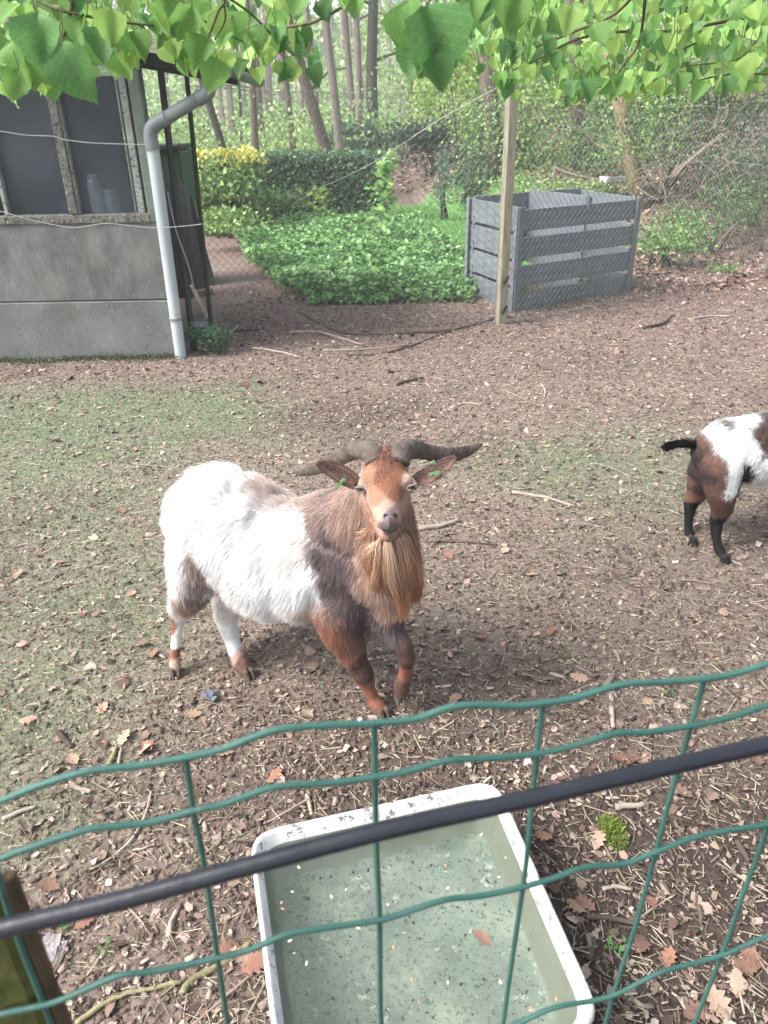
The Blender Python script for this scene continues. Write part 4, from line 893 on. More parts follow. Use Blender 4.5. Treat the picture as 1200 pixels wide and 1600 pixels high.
bush(830, 120, 18, 1.6, 1.0, 1.0, 3600, .09, [srgb(150, 178, 90), srgb(170, 196, 106)], 'pale sunlit bush high behind the fence post', k=18)
bush(1100, 120, 15, 2.2, 1.0, 1.0, 5200, .07, GREEN, 'high green thicket along the top of the bank', k=24)
bush(950, 130, 16.5, 1.2, 1.0, .8, 3200, .07, GREEN, 'green thicket at the top of the bank behind the trees', k=18)
bush(1185, 290, 10.2, .6, .5, .5, 2200, .045, [srgb(84, 104, 76), srgb(104, 124, 92)], 'dull green thorny bush above the far fence post', k=14)
bush(880, 290, 12.2, 1.2, .6, .12, 1300, .05, GREEN, 'low green weeds on the bank right behind the compost bin', k=16, stem=False)
# bare twigs tangled over the slope
m = MB()
for k in range(330):
    px = random.gauss(1080, 95); py = random.gauss(270, 75)
    if px < 850 or px > 1330 or py > 410: continue
    Y = random.uniform(9.0, 12.5); c = Q(px, py, Y); gz = hg(c.x, c.y)
    if c.z < gz: c.z = gz+random.uniform(.02, .2)
    a = random.uniform(0, 6.28); ln = random.uniform(.15, .7); e = Vector((math.cos(a), math.sin(a)*.5, random.uniform(-.5, .9)))*ln
    m.tube(spline([c, c+e*.5+Vector((random.uniform(-.08, .08), 0, random.uniform(-.08, .08))), c+e], 3), [.0055*(1-.7*j/6) for j in range(7)], 4, cap=False)
m.obj('brushwood', M['deadtwig'], kind='stuff', label='tangle of bare grey twigs over the wooded slope')
for pts, Y, r, lab in [([(1050, 272), (1120, 215), (1130, 210)], 10.5, .018, 'pale bare branch rising out of the bank thicket'),
                       ([(1050, 278), (1085, 245), (1125, 215), (1140, 205)], 10.2, .012, 'thin pale branch beside the rising bare branch'),
                       ([(995, 293), (1010, 303), (1030, 314)], 10.0, .016, 'short pale branch leaning on the corner of the compost bin'),
                       ([(865, 262), (890, 272), (930, 280), (965, 284)], 12.3, .03, 'fallen pale branch lying on the bank behind the bin'),
                       ([(1035, 285), (1040, 305), (1040, 320)], 10.0, .012, 'curved pale twig near the corner of the compost bin'),
                       ([(1115, 390), (1135, 365), (1155, 345)], 9.0, .008, 'thin straight stick slanting on the slope')]:
    P = [Q(a, b_, Y) for a, b_ in pts]
    for q in P: q.z = max(q.z, hg(q.x, q.y)+.02)
    m = MB(); S = spline(P, 5); m.tube(S, [r*(1-.6*i/len(S)) for i in range(len(S))], 7); m.obj('branch', M['deadtwig'], smooth=True, label=lab, cat='branch')
p = Q(957, 280, 12.0); g_ = hg(p.x, 12.0); m = MB(); m.box((p.x, 12.0, max(p.z, g_+.03)), (.32, .2, .05), Matrix.Rotation(.3, 3, 'Z'), jit=.03); m.obj('stone', M['white'], bevel=.01, label='flat whitish stone on the bank behind the bin', cat='stone')

n = 2600; x = rng.uniform(XC-1.6, XC+.05, n); y = YW-.03-np.abs(rng.normal(0, .05, n)); z = hgt(x, y)+np.abs(rng.normal(0, .012, n))
size = np.stack([np.full(n, .006), np.full(n, .012), rng.uniform(.006, .03, n)], 1)
mk('base_moss', [scatter(bl_v, bl_f, np.stack([x, y, z], 1), frames(n, .6), size, pal([srgb(74, 88, 50), srgb(92, 104, 62), srgb(58, 66, 44)], n, .2))], m_='grass', kind='stuff', label='moss and weeds along the foot of the shed wall')
# ---------------------------------------------------------------- goats
M['skin'] = mat('goat_coat_base', [(.85, .85, .85), (1.05, 1.05, 1.05)], attr=True, scale=60, bump=.5, bscale=160, bdist=.004, rough=.8)
def hairmat():
    m = bpy.data.materials.new('goat_hair'); m.use_nodes = True; t = m.node_tree; b = t.nodes['Principled BSDF']
    a = t.nodes.new('ShaderNodeAttribute'); a.attribute_name = 'hair_color'
    t.links.new(a.outputs['Color'], b.inputs['Base Color']); b.inputs['Roughness'].default_value = .55; b.inputs['Specular IOR Level'].default_value = .35
    tr = t.nodes.new('ShaderNodeBsdfTranslucent'); t.links.new(a.outputs['Color'], tr.inputs[0]); mx = t.nodes.new('ShaderNodeMixShader'); mx.inputs[0].default_value = .15
    t.links.new(b.outputs[0], mx.inputs[1]); t.links.new(tr.outputs[0], mx.inputs[2]); t.links.new(mx.outputs[0], t.nodes['Material Output'].inputs[0]); return m
M['hair'] = hairmat()
def curves_obj(name, P, rad, col, parent, **k):
    """P (n,k,3) rad (n,k) col (n,k,3)"""
    n, kk = P.shape[:2]; cu = bpy.data.hair_curves.new(name); cu.add_curves([kk]*n)
    cu.attributes['position'].data.foreach_set('vector', P.astype(np.float32).ravel()) if 'position' in cu.attributes else cu.points.foreach_set('position', P.astype(np.float32).ravel())
    ra = cu.attributes.get('radius') or cu.attributes.new('radius', 'FLOAT', 'POINT'); ra.data.foreach_set('value', rad.astype(np.float32).ravel())
    ca = cu.attributes.new('hair_color', 'FLOAT_COLOR', 'POINT'); c = np.ones((n*kk, 4), np.float32); c[:, :3] = col.reshape(-1, 3); ca.data.foreach_set('color', c.ravel())
    cu.materials.append(M['hair']); return link(name, cu, parent, **k)
_ico = None
def ico():
    global _ico
    if _ico is None:
        import bmesh
        bm = bmesh.new(); bmesh.ops.create_icosphere(bm, subdivisions=2, radius=1); _ico = (np.array([v.co[:] for v in bm.verts]), [tuple(v.index for v in f.verts) for f in bm.faces]); bm.free()
    return _ico
def body_mesh(name, chains, voxel, smooth_it, extra=None):
    V0, F0 = ico(); F0 = np.array(F0); V = []; F = []; o = 0
    for ch in chains:
        for i in range(len(ch)-1):
            (p0, r0), (p1, r1) = ch[i], ch[i+1]; p0 = np.array(p0); p1 = np.array(p1); L = np.linalg.norm(p1-p0); n = max(1, int(L/(min(r0, r1)*.3)))
            for k in range(n+(1 if i == len(ch)-2 else 0)):
                f = k/n; V.append(V0*(r0+(r1-r0)*f)+p0+(p1-p0)*f); F.append(F0+o); o += len(V0)
    me = mesh_np(name, np.concatenate(V), np.concatenate(F)); ob = bpy.data.objects.new(name, me); COL.objects.link(ob)
    rm = ob.modifiers.new('r', 'REMESH'); rm.mode = 'VOXEL'; rm.voxel_size = voxel
    s = ob.modifiers.new('s', 'SMOOTH'); s.factor = .5; s.iterations = smooth_it
    dg = bpy.context.evaluated_depsgraph_get(); ev = ob.evaluated_get(dg); me2 = bpy.data.meshes.new_from_object(ev); me2.name = name
    bpy.data.objects.remove(ob, do_unlink=True); bpy.data.meshes.remove(me)
    me2.polygons.foreach_set('use_smooth', [True]*len(me2.polygons)); return me2
def blend_attr(P, pts, vals, latdir, lat=.35, k=4.0):
    """nearest-weighted blend of values at control points; distances across the body count less"""
    P = P-(P @ latdir)[:, None]*latdir*(1-lat); pts = pts-(pts @ latdir)[:, None]*latdir*(1-lat)
    out = np.zeros((len(P), vals.shape[1])); ws = np.zeros((len(P), 1))
    for i in range(len(pts)):
        d2 = ((P-pts[i])**2).sum(1); w_ = 1/(d2+1e-5)**k; out += w_[:, None]*vals[i]; ws += w_[:, None]
    return out/ws
def make_fur(me, parent, nh, ctrl, latdir, fwd, kk=5, rad=.00055, seed=3, name='fur', keep=None, sharp=2.6):
    """ctrl: list of (point, colour, length, flow vector, lift, clump)"""
    g = np.random.default_rng(seed)
    me.calc_loop_triangles(); nv = len(me.vertices); co = np.empty(nv*3, np.float32); me.vertices.foreach_get('co', co); co = co.reshape(-1, 3).astype(float)
    nt_ = len(me.loop_triangles); tv = np.empty(nt_*3, np.int32); me.loop_triangles.foreach_get('vertices', tv); tv = tv.reshape(-1, 3)
    A, B, C_ = co[tv[:, 0]], co[tv[:, 1]], co[tv[:, 2]]; cr = np.cross(B-A, C_-A); ar = np.linalg.norm(cr, axis=1); nr = cr/np.maximum(ar, 1e-12)[:, None]
    vn = np.zeros_like(co); 
    for j in range(3): np.add.at(vn, tv[:, j], cr)
    vn /= np.maximum(np.linalg.norm(vn, axis=1), 1e-9)[:, None]
    i = g.choice(nt_, nh, p=ar/ar.sum()); u = g.uniform(0, 1, nh); v = g.uniform(0, 1, nh); sw = u+v > 1; u[sw] = 1-u[sw]; v[sw] = 1-v[sw]
    w0 = (1-u-v)[:, None]; P = A[i]*w0+B[i]*u[:, None]+C_[i]*v[:, None]; N = vn[tv[i, 0]]*w0+vn[tv[i, 1]]*u[:, None]+vn[tv[i, 2]]*v[:, None]; N /= np.linalg.norm(N, axis=1)[:, None]
    cp = np.array([c[0][:] for c in ctrl]); vals = np.array([list(c[1])+[c[2]]+list(c[3])+[c[4]] for c in ctrl])
    # ragged patch edges: look the colour up at a wobbled place
    wob = np.stack([wav(P[:, 0]+P[:, 1], P[:, 2], 60, q) for q in (0, 11, 23)], 1)*.010+g.normal(0, .006, P.shape)
    geo = blend_attr(P, cp, vals, latdir, k=2.0); colv = blend_attr(P+wob, cp, vals[:, :3], latdir, k=sharp)
    ln = geo[:, 3]*g.uniform(.65, 1.2, nh); flow = geo[:, 4:7]; flow /= np.maximum(np.linalg.norm(flow, axis=1), 1e-6)[:, None]; lift = geo[:, 7]
    T = flow-(flow*N).sum(1)[:, None]*N; T /= np.maximum(np.linalg.norm(T, axis=1), 1e-6)[:, None]
    # clumping direction noise
    cn = np.stack([wav(P[:, 0]*1.0+P[:, 1]*.3, P[:, 2], 38, q+4) for q in (1, 13, 27)], 1)*.14
    T = T+cn+g.normal(0, .16, (nh, 3)); T /= np.linalg.norm(T, axis=1)[:, None]
    D0 = T+N*lift[:, None]; D0 /= np.linalg.norm(D0, axis=1)[:, None]
    out = np.zeros((nh, kk, 3)); out[:, 0] = P-N*.002; d = D0.copy(); st = (ln/(kk-1))[:, None]
    for q in range(1, kk):
        out[:, q] = out[:, q-1]+d*st; d = d+np.array([0, 0, -.16])*(ln/.03).clip(0, 2)[:, None]+T*.12; d /= np.linalg.norm(d, axis=1)[:, None]
    tt = np.linspace(0, 1, kk); R_ = rad*(1-.85*tt**1.5)[None]*g.uniform(.7, 1.3, (nh, 1))
    var = (1+.22*wav(P[:, 0]*1.2, P[:, 2]+P[:, 1], 90, 6)[:, None])*(1+g.normal(0, .12, (nh, 1)))
    lu_ = colv.mean(1)[:, None]; colv = lu_+(colv-lu_)*.80
    isw = colv.min(1)[:, None] > .40; var = np.where(isw, 1+(var-1)*.5, var)
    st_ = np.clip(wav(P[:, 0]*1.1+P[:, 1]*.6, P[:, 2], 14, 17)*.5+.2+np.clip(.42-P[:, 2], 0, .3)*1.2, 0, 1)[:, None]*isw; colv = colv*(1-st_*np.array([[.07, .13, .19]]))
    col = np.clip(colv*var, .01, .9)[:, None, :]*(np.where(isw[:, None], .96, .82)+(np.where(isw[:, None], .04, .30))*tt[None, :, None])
    col = np.clip(col, 0, .9)
    if keep is not None:
        kp = keep(P); out = out[kp]; R_ = R_[kp]; col = col[kp]
    curves_obj(name, out, R_, col, parent)
    # colour of the skin underneath
    cv = blend_attr(co, cp, vals[:, :3], latdir, k=5.0); a = me.color_attributes.new('Col', 'FLOAT_COLOR', 'POINT'); cc = np.ones((nv, 4), np.float32); cc[:, :3] = cv*.85; a.data.foreach_set('color', cc.ravel())
    me.materials.append(M['skin'])
def V3(*a): return np.array(a, float)
KDY = 0
def S3(lst, f=1.0): return [(Q(a, b, c-KDY), r*f) for a, b, c, r in lst]

WH = (.80, .80, .81); BACK = srgb(158, 130, 120); GREYB = srgb(100, 82, 84); TAN = srgb(172, 124, 100); RUST = srgb(150, 96, 66); ORNG = srgb(176, 104, 52); FACE = srgb(166, 122, 98); DKB = srgb(84, 60, 54); PALE = srgb(176, 156, 146); LEGR = srgb(142, 88, 66)
fwdv = np.array((Q(600, 870, 1.66)-Q(330, 830, 1.87))[:]); fwdv[2] = 0; fwdv /= np.linalg.norm(fwdv); latv = np.array([-fwdv[1], fwdv[0], 0])
torso = S3([(324, 806, 1.90, .126), (345, 812, 1.875, .150), (385, 838, 1.85, .172), (430, 868, 1.82, .186), (480, 874, 1.79, .180), (525, 868, 1.76, .160), (562, 872, 1.71, .132), (590, 885, 1.66, .102)])
neck = S3([(530, 830, 1.76, .120), (560, 815, 1.70, .105), (585, 790, 1.64, .085), (598, 762, 1.60, .066)])
mane = S3([(600, 780, 1.60, .066), (604, 830, 1.60, .074), (608, 880, 1.60, .078), (604, 925, 1.62, .062)])
head = S3([(601, 735, 1.585, .059), (602, 757, 1.555, .061), (604, 780, 1.520, .048), (606, 800, 1.487, .0365), (608, 814, 1.468, .0300)])
jaw = S3([(604, 775, 1.58, .062), (605, 808, 1.55, .050), (606, 830, 1.50, .026), (606, 837, 1.480, .019)])
brow = [S3([(570, 751, 1.535, .017), (565, 757, 1.535, .012)]), S3([(636, 749, 1.53, .017), (641, 755, 1.53, .012)])]
nhind = S3([(318, 850, 1.84, .10), (306, 890, 1.80, .080), (296, 930, 1.80, .052), (279, 962, 1.86, .029), (277, 980, 1.85, .0195), (276, 1000, 1.845, .0185), (273, 1028, 1.83, .018), (273, 1042, 1.815, .0205), (276, 1052, 1.805, .015)])
fhind = S3([(370, 880, 1.98, .09), (362, 930, 1.93, .065), (352, 965, 1.93, .036), (362, 1000, 1.90, .026), (371, 1026, 1.86, .025), (379, 1041, 1.83, .028), (386, 1052, 1.81, .022)])
nfore = S3([(545, 900, 1.70, .10), (530, 950, 1.66, .080), (535, 985, 1.65, .058), (548, 1012, 1.65, .044), (559, 1036, 1.645, .031), (567, 1052, 1.64, .033), (574, 1070, 1.64, .022), (583, 1092, 1.635, .0205), (589, 1102, 1.625, .0250), (595, 1110, 1.615, .0215)])
ffore = S3([(588, 925, 1.68, .075), (598, 965, 1.65, .056), (612, 992, 1.61, .036), (629, 1010, 1.585, .030), (635, 1026, 1.58, .0275), (635, 1040, 1.59, .0215), (633, 1054, 1.60, .0205), (627, 1072, 1.61, .0255), (626, 1084, 1.605, .021)])
goat = empty('goat', G(440, 1075), label='horned billy goat with white rump, brown shoulders and long beard facing the viewer', cat='goat')
me = body_mesh('body', [torso, neck, mane, head, jaw, nhind, fhind, nfore, ffore]+brow, .0075, 9)
body = link('body', me, goat)
dn = V3(0, 0, -1); back = -fwdv; fl = back*.75+dn*.65; neckf = dn*.9+back*.25; up = V3(0, 0, 1)
toc = lambda px, py: -np.array(ray(px, py)[:])
def c(px, py, Y, col, ln, flow, lift=.25): return (Q(px, py, Y-KDY), col, ln, flow, lift, 0)
ctrl = []
for px, py, Y in [(285, 780, 1.84), (275, 840, 1.8), (320, 770, 1.8), (330, 840, 1.72), (370, 800, 1.7), (370, 880, 1.68), (350, 930, 1.7), (400, 850, 1.66), (400, 920, 1.66), (410, 970, 1.68), (440, 880, 1.64), (445, 930, 1.64), (440, 975, 1.66), (470, 950, 1.62), (468, 905, 1.62), (400, 790, 1.7), (430, 825, 1.66), (455, 850, 1.63), (478, 930, 1.61), (365, 955, 1.75)]:
    ctrl.append(c(px, py, Y, WH, .040, fl*1.0, .15))
for px, py, Y in [(310, 735, 1.88), (345, 728, 1.88), (375, 740, 1.87)]: ctrl.append(c(px, py, Y, WH, .056, back*.35+up*.9, .9))
ctrl += [c(388, 748, 1.86, WH, .04, back*.4+up*.8, .8), c(385, 772, 1.76, WH, .034, fl, .3), c(398, 775, 1.74, WH, .034, fl, .3), c(418, 795, 1.72, WH, .036, fl, .2), c(405, 782, 1.73, WH, .036, fl, .2), c(440, 815, 1.68, WH, .036, fl, .2)]
for px, py, Y in [(262, 870, 1.84), (262, 905, 1.83), (270, 925, 1.83), (276, 860, 1.78), (280, 890, 1.77), (282, 915, 1.77), (274, 938, 1.82), (342, 900, 1.72), (340, 930, 1.75), (336, 870, 1.72), (300, 845, 1.74), (318, 850, 1.73)]: ctrl.append(c(px, py, Y, WH, .035, dn+back*.4, .35))
for px, py, Y in [(308, 885, 1.73), (313, 912, 1.73), (312, 938, 1.75), (325, 940, 1.75)]: ctrl.append(c(px, py, Y, srgb(150, 128, 120), .030, dn, .2))
ctrl += [c(290, 945, 1.78, srgb(168, 122, 98), .022, dn, .2), c(272, 962, 1.84, srgb(136, 98, 80), .012, dn, .2), c(284, 962, 1.84, WH, .012, dn, .2), c(271, 982, 1.84, LEGR, .009, dn, .15), c(283, 985, 1.84, WH, .009, dn, .15), c(275, 1002, 1.84, WH, .008, dn, .15), c(275, 1020, 1.83, LEGR, .008, dn, .15), c(277, 1034, 1.82, srgb(180, 150, 135), .008, dn, .15), c(273, 1048, 1.81, srgb(120, 76, 60), .012, dn, .3)]
ctrl += [c(355, 970, 1.92, WH, .014, dn, .2), c(365, 1010, 1.89, WH, .010, dn, .15), c(370, 1028, 1.86, srgb(190, 150, 135), .009, dn, .2), c(378, 1040, 1.83, srgb(116, 82, 72), .010, dn, .3), c(386, 1052, 1.81, srgb(110, 72, 62), .010, dn, .3), c(380, 930, 1.95, WH, .02, dn, .2)]
# back, shoulder and flank of the front half
for px, py, Y in [(414, 752, 1.86), (430, 762, 1.82), (455, 768, 1.82), (480, 775, 1.8)]: ctrl.append(c(px, py, Y, srgb(182, 150, 136), .042, back*.7+up*.6, .6))
for px, py, Y in [(432, 782, 1.74), (455, 802, 1.68), (480, 810, 1.66), (510, 800, 1.68), (520, 780, 1.74), (475, 835, 1.64)]: ctrl.append(c(px, py, Y, BACK, .036, fl, .3))
for px, py, Y in [(505, 845, 1.61), (500, 880, 1.60), (515, 915, 1.58), (530, 875, 1.6), (505, 940, 1.58), (540, 920, 1.58), (535, 950, 1.57), (560, 955, 1.56), (580, 985, 1.58), (560, 990, 1.57), (600, 985, 1.58), (615, 1000, 1.57)]: ctrl.append(c(px, py, Y, GREYB, .026, dn*.9+back*.4, .2))
for px, py, Y in [(495, 975, 1.6), (510, 990, 1.60), (525, 1005, 1.6), (540, 1030, 1.61), (520, 985, 1.6)]: ctrl.append(c(px, py, Y, srgb(164, 106, 76), .024, dn, .35))
ctrl += [c(482, 960, 1.62, srgb(205, 170, 150), .026, fl, .2), c(548, 1020, 1.6, srgb(138, 98, 80), .016, dn, .3), c(566, 1040, 1.61, DKB, .012, dn, .2), c(570, 1058, 1.61, DKB, .009, dn, .2), c(580, 1078, 1.62, LEGR, .009, dn, .2), c(588, 1098, 1.61, LEGR, .011, dn, .3), c(596, 1110, 1.60, LEGR, .011, dn, .3)]
ctrl += [c(632, 1012, 1.57, DKB, .009, dn, .15), c(637, 1035, 1.57, srgb(96, 66, 58), .008, dn, .15), c(628, 1052, 1.58, LEGR, .009, dn, .2), c(624, 1075, 1.59, srgb(100, 70, 60), .011, dn, .3)]
# neck and mane
for px, py, Y in [(545, 780, 1.68), (540, 820, 1.62), (555, 850, 1.58), (560, 880, 1.56), (568, 800, 1.58), (565, 770, 1.62), (572, 915, 1.56)]: ctrl.append(c(px, py, Y, srgb(180, 144, 126), .042, neckf+back*.2, .28))
for px, py, Y in [(590, 870, 1.52), (580, 900, 1.53), (600, 920, 1.53), (620, 880, 1.52), (640, 880, 1.54), (650, 850, 1.56), (630, 920, 1.54), (655, 900, 1.58), (610, 950, 1.55)]: ctrl.append(c(px, py, Y, srgb(190, 150, 124), .055, dn, .22))
ctrl += [c(660, 830, 1.6, srgb(146, 118, 104), .04, dn, .3), c(650, 800, 1.58, srgb(150, 118, 100), .032, dn, .3)]
# head
ctrl += [c(600, 705, 1.55, srgb(134, 88, 68), .022, V3(0, -.3, -1), .7), c(580, 715, 1.54, srgb(132, 88, 68), .016, V3(-.3, 0, -1), .5), c(622, 715, 1.53, srgb(134, 88, 66), .016, V3(.3, 0, -1), .5),
  c(598, 735, 1.53, srgb(128, 80, 60), .013, dn, .35), c(575, 735, 1.53, srgb(156, 112, 86), .009, dn, .2), c(625, 740, 1.52, srgb(150, 98, 68), .010, dn, .25), c(602, 760, 1.49, srgb(150, 94, 60), .008, dn, .15), c(615, 775, 1.48, srgb(136, 84, 56), .007, dn, .15), c(590, 778, 1.48, srgb(166, 120, 92), .007, dn, .15),
  c(603, 790, 1.46, srgb(178, 150, 132), .005, dn, .1), c(594, 805, 1.46, srgb(200, 160, 138), .005, dn, .1), c(622, 805, 1.46, srgb(176, 130, 106), .005, dn, .1), c(608, 805, 1.44, srgb(128, 108, 106), .002, dn, .1), c(609, 818, 1.44, srgb(104, 90, 94), .002, dn, .1), c(600, 822, 1.44, srgb(112, 96, 98), .002, dn, .1),
  c(605, 840, 1.46, srgb(150, 116, 104), .006, dn, .15), c(593, 830, 1.47, srgb(176, 142, 126), .005, dn, .1), c(560, 757, 1.55, PALE, .006, dn, .1), c(566, 775, 1.53, srgb(178, 146, 130), .008, dn, .15), c(645, 755, 1.54, PALE, .006, dn, .1), c(638, 738, 1.53, srgb(190, 160, 146), .006, dn, .1), c(640, 780, 1.53, srgb(172, 138, 120), .009, dn, .15),
  c(570, 800, 1.52, srgb(174, 128, 100), .018, dn, .25), c(580, 825, 1.51, srgb(180, 132, 102), .03, dn, .25), c(640, 805, 1.53, srgb(176, 128, 98), .018, dn, .25), c(634, 830, 1.51, srgb(184, 134, 100), .03, dn, .25)]
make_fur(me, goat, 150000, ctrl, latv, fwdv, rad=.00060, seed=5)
# beard: long wavy locks from chin and throat
def beard():
    g = np.random.default_rng(9); P = []; Rr = []; Cc = []; kk = 9
    locks = []
    for i in range(46):
        u = g.uniform(-1, 1); px = 607+u*33; py = 848+8*abs(u)*-1.2+g.uniform(-4, 14)-10*abs(u)**2; Y = 1.475+.05*u*u+g.uniform(-.0, .03)
        end = 972-70*abs(u-.35)**1.2+g.uniform(-50, 6)
        locks.append((px, py, Y, px+u*6+g.normal(0, 7)+(14 if u > -.2 else 2), end))
    for (px, py, Y, ex_, ey_) in locks:
        a = np.array(Q(px, py, Y)[:]); b_ = np.array(Q(ex_, ey_, Y+.045)[:]); n = 210; ph = g.uniform(0, 6.28, 2)
        w0 = g.normal(0, 1, (n, 3))*np.array([.007, .006, .006]); s = np.linspace(0, 1, kk)
        lenf = g.uniform(.55, 1.04, (n, 1)); f = s[None]*lenf
        L = a[None, None]+(b_-a)[None, None]*f[..., None]
        spread = (np.sin(np.clip(f, 0, 1)*math.pi*.85)*.9+.35*(1-f))[..., None]
        L = L+w0[:, None, :]*spread*1.25
        L[..., 0] += .008*np.sin(f*5+ph[0])*f; L[..., 1] += .006*np.sin(f*4+ph[1])*f-.018*np.sin(np.minimum(f, 1)*math.pi)
        base = np.array(srgb(*((188, 150, 124) if g.uniform() < .55 else (208, 178, 150) if g.uniform() < .4 else (156, 116, 92)))); tip = np.array(srgb(172, 112, 70))
        cc = base[None, None]*(1-f[..., None]**1.4)+tip*f[..., None]**1.4; cc = cc*(1+g.normal(0, .16, (n, 1, 1)))
        P.append(L); Cc.append(np.clip(cc, .02, .85)); Rr.append(.00055*(1-.8*s[None]**2)*g.uniform(.6, 1.3, (n, 1)))
    curves_obj('beard', np.concatenate(P), np.concatenate(Rr), np.concatenate(Cc), goat)
beard()
# horns
M['horn'] = mat('horn', [srgb(64, 55, 51), srgb(94, 82, 76), srgb(118, 104, 96)], scale=22, detail=9, bump=1, bscale=90, bdist=.004, rough=.75, spec=.2)
def horn(pts, tw):
    """pts: (px,py,Y,half width, half thickness)"""
    P = [Q(a, b_, Y) for a, b_, Y, _, _ in pts]; S = spline(P, 9); n = len(S); xs_ = np.linspace(0, 1, len(pts)); t = np.linspace(0, 1, n)
    A = np.interp(t, xs_, [p[3] for p in pts]); B = np.interp(t, xs_, [p[4] for p in pts]); m = MB(); seg = 18
    for i in range(n):
        d = (S[min(i+1, n-1)]-S[max(i-1, 0)]).normalized(); view = (CAM-S[i]).normalized(); wd = d.cross(view).normalized(); th = wd.cross(d)
        q = tw*t[i]; w2 = wd*math.cos(q)+th*math.sin(q); t2 = th*math.cos(q)-wd*math.sin(q); rg = 1+.055*math.sin(i*1.25)*(1-t[i])**.7
        for k in range(seg):
            a = 2*math.pi*k/seg; ca, sa = math.cos(a), math.sin(a); keel = 1+.18*max(0, ca)**3
            m.v.append(tuple(S[i]+w2*(A[i]*ca*keel*rg)+t2*(B[i]*sa*rg)))
    for i in range(n-1):
        for k in range(seg):
            a = i*seg+k; b_ = i*seg+(k+1) % seg; m.f.append((a, b_, b_+seg, a+seg))
    m.f.append(tuple(range(seg))[::-1]); m.f.append(tuple((n-1)*seg+k for k in range(seg)))
    return m.obj('horn', M['horn'], goat, smooth=True)
horn([(586, 724, 1.565, .0235, .020), (578, 708, 1.59, .0230, .019), (561, 703, 1.63, .0225, .018), (541, 711, 1.67, .0195, .013), (518, 723, 1.70, .0170, .009), (492, 734, 1.72, .0145, .007), (470, 739, 1.73, .009, .004), (458, 737, 1.735, .002, .001)], .5)
horn([(622, 722, 1.56, .0235, .020), (628, 706, 1.585, .0230, .019), (645, 701, 1.62, .0225, .018), (665, 705, 1.66, .0185, .013), (686, 709, 1.69, .0185, .010), (712, 709, 1.71, .0175, .007), (736, 702, 1.72, .012, .004), (754, 694, 1.725, .002, .001)], -.4)
# ears with green tags
M['ear'] = mat('ear_skin', [srgb(118, 88, 80), srgb(150, 116, 104)], scale=30, bump=.4, rough=.8)
M['tag'] = mat('green_tag', [srgb(76, 120, 68), srgb(92, 138, 80)], scale=60, bump=.1, rough=.4)
def ear(base, tip, Yb, Yt, wd, upn, tagpx, kind_):
    a, b_ = Q(*base, Yb), Q(*tip, Yt); d = (b_-a); L = d.length; d.normalize(); view = (CAM-a).normalized(); wv = d.cross(view).normalized()
    if wv.z < 0: wv = -wv
    nrm = wv.cross(d).normalized()
    if nrm.dot(view) < 0: nrm = -nrm
    m = MB(); n = 12; kk = 9
    for i in range(n+1):
        t = i/n; hw = wd*(math.sin(math.pi*min(.16+.84*t, 1)))**.6*(1-.15*t)
        if i == n: hw = .0015
        for k in range(kk):
            s = -1+2*k/(kk-1); m.v.append(tuple(a+d*(L*t)+wv*(hw*s+upn*math.sin(t*math.pi))+nrm*(-.45*hw*(1-s*s)*(1-.3*t)+.0)))
    for i in range(n):
        for k in range(kk-1): q = i*kk+k; m.f.append((q, q+1, q+kk+1, q+kk))
    e = m.obj('ear', M['ear'], goat, smooth=True); s = e.modifiers.new('s', 'SOLIDIFY'); s.thickness = .004; s.offset = 0
    # short hair on the ear
    g = np.random.default_rng(4); nh = 2600; t = g.uniform(0, 1, nh); s_ = g.uniform(-1, 1, nh); edge_ = g.uniform(0, 1, nh) < .3; s_[edge_] = np.sign(s_[edge_])
    hw = wd*np.sin(np.pi*np.minimum(.16+.84*t, 1))**.6*(1-.15*t); sg = np.where(g.uniform(0, 1, nh) < .5, 1, -1)
    p0 = np.array(a[:])+np.array(d[:])*(L*t)[:, None]+np.array(wv[:])*(hw*s_+upn*np.sin(t*np.pi))[:, None]+np.array(nrm[:])*(-.45*hw*(1-s_*s_)*(1-.3*t)+.002*sg)[:, None]
    dr = np.array(d[:])+np.array(wv[:])*(s_*.5)[:, None]+np.array(nrm[:])*(sg*.25)[:, None]+g.normal(0, .2, (nh, 3)); dr /= np.linalg.norm(dr, axis=1)[:, None]
    Pp = p0[:, None]+dr[:, None]*np.linspace(0, .007, 3)[None, :, None]; base_c = np.array(srgb(128, 98, 88)) ; cc = np.clip(base_c*(1+g.normal(0, .2, (nh, 1))), .02, .8)[:, None]*np.ones((1, 3, 1))
    curves_obj('ear_hair', Pp, np.tile(np.array([[.0004, .0003, .0001]]), (nh, 1)), cc, e)
    for (q0, q1) in tagpx:
        p, r_ = Q(*q0, Yb-.012), Q(*q1, Yb-.012); m = MB(); dd = (r_-p).normalized(); ww = dd.cross((CAM-p).normalized()).normalized()*.0045; th = ww.cross(dd).normalized()*.0012
        m.hexa([p-ww-th, p+ww-th, p+ww+th, p-ww+th, r_-ww*1.15-th, r_+ww*1.15-th, r_+ww*1.15+th, r_-ww*1.15+th])
        c_ = p.lerp(r_, .25); m.tube([c_-th*2.5, c_+th*2.5], .003, 8); m.obj('ear_tag', M['tag'], e, bevel=.001)
ear((560, 757), (497, 725), 1.565, 1.555, .0195, .004, [((539, 748), (524, 762))], 0)
ear((649, 752), (709, 716), 1.56, 1.56, .0185, -.004, [((672, 742), (687, 738)), ((674, 725), (680, 721))], 1)
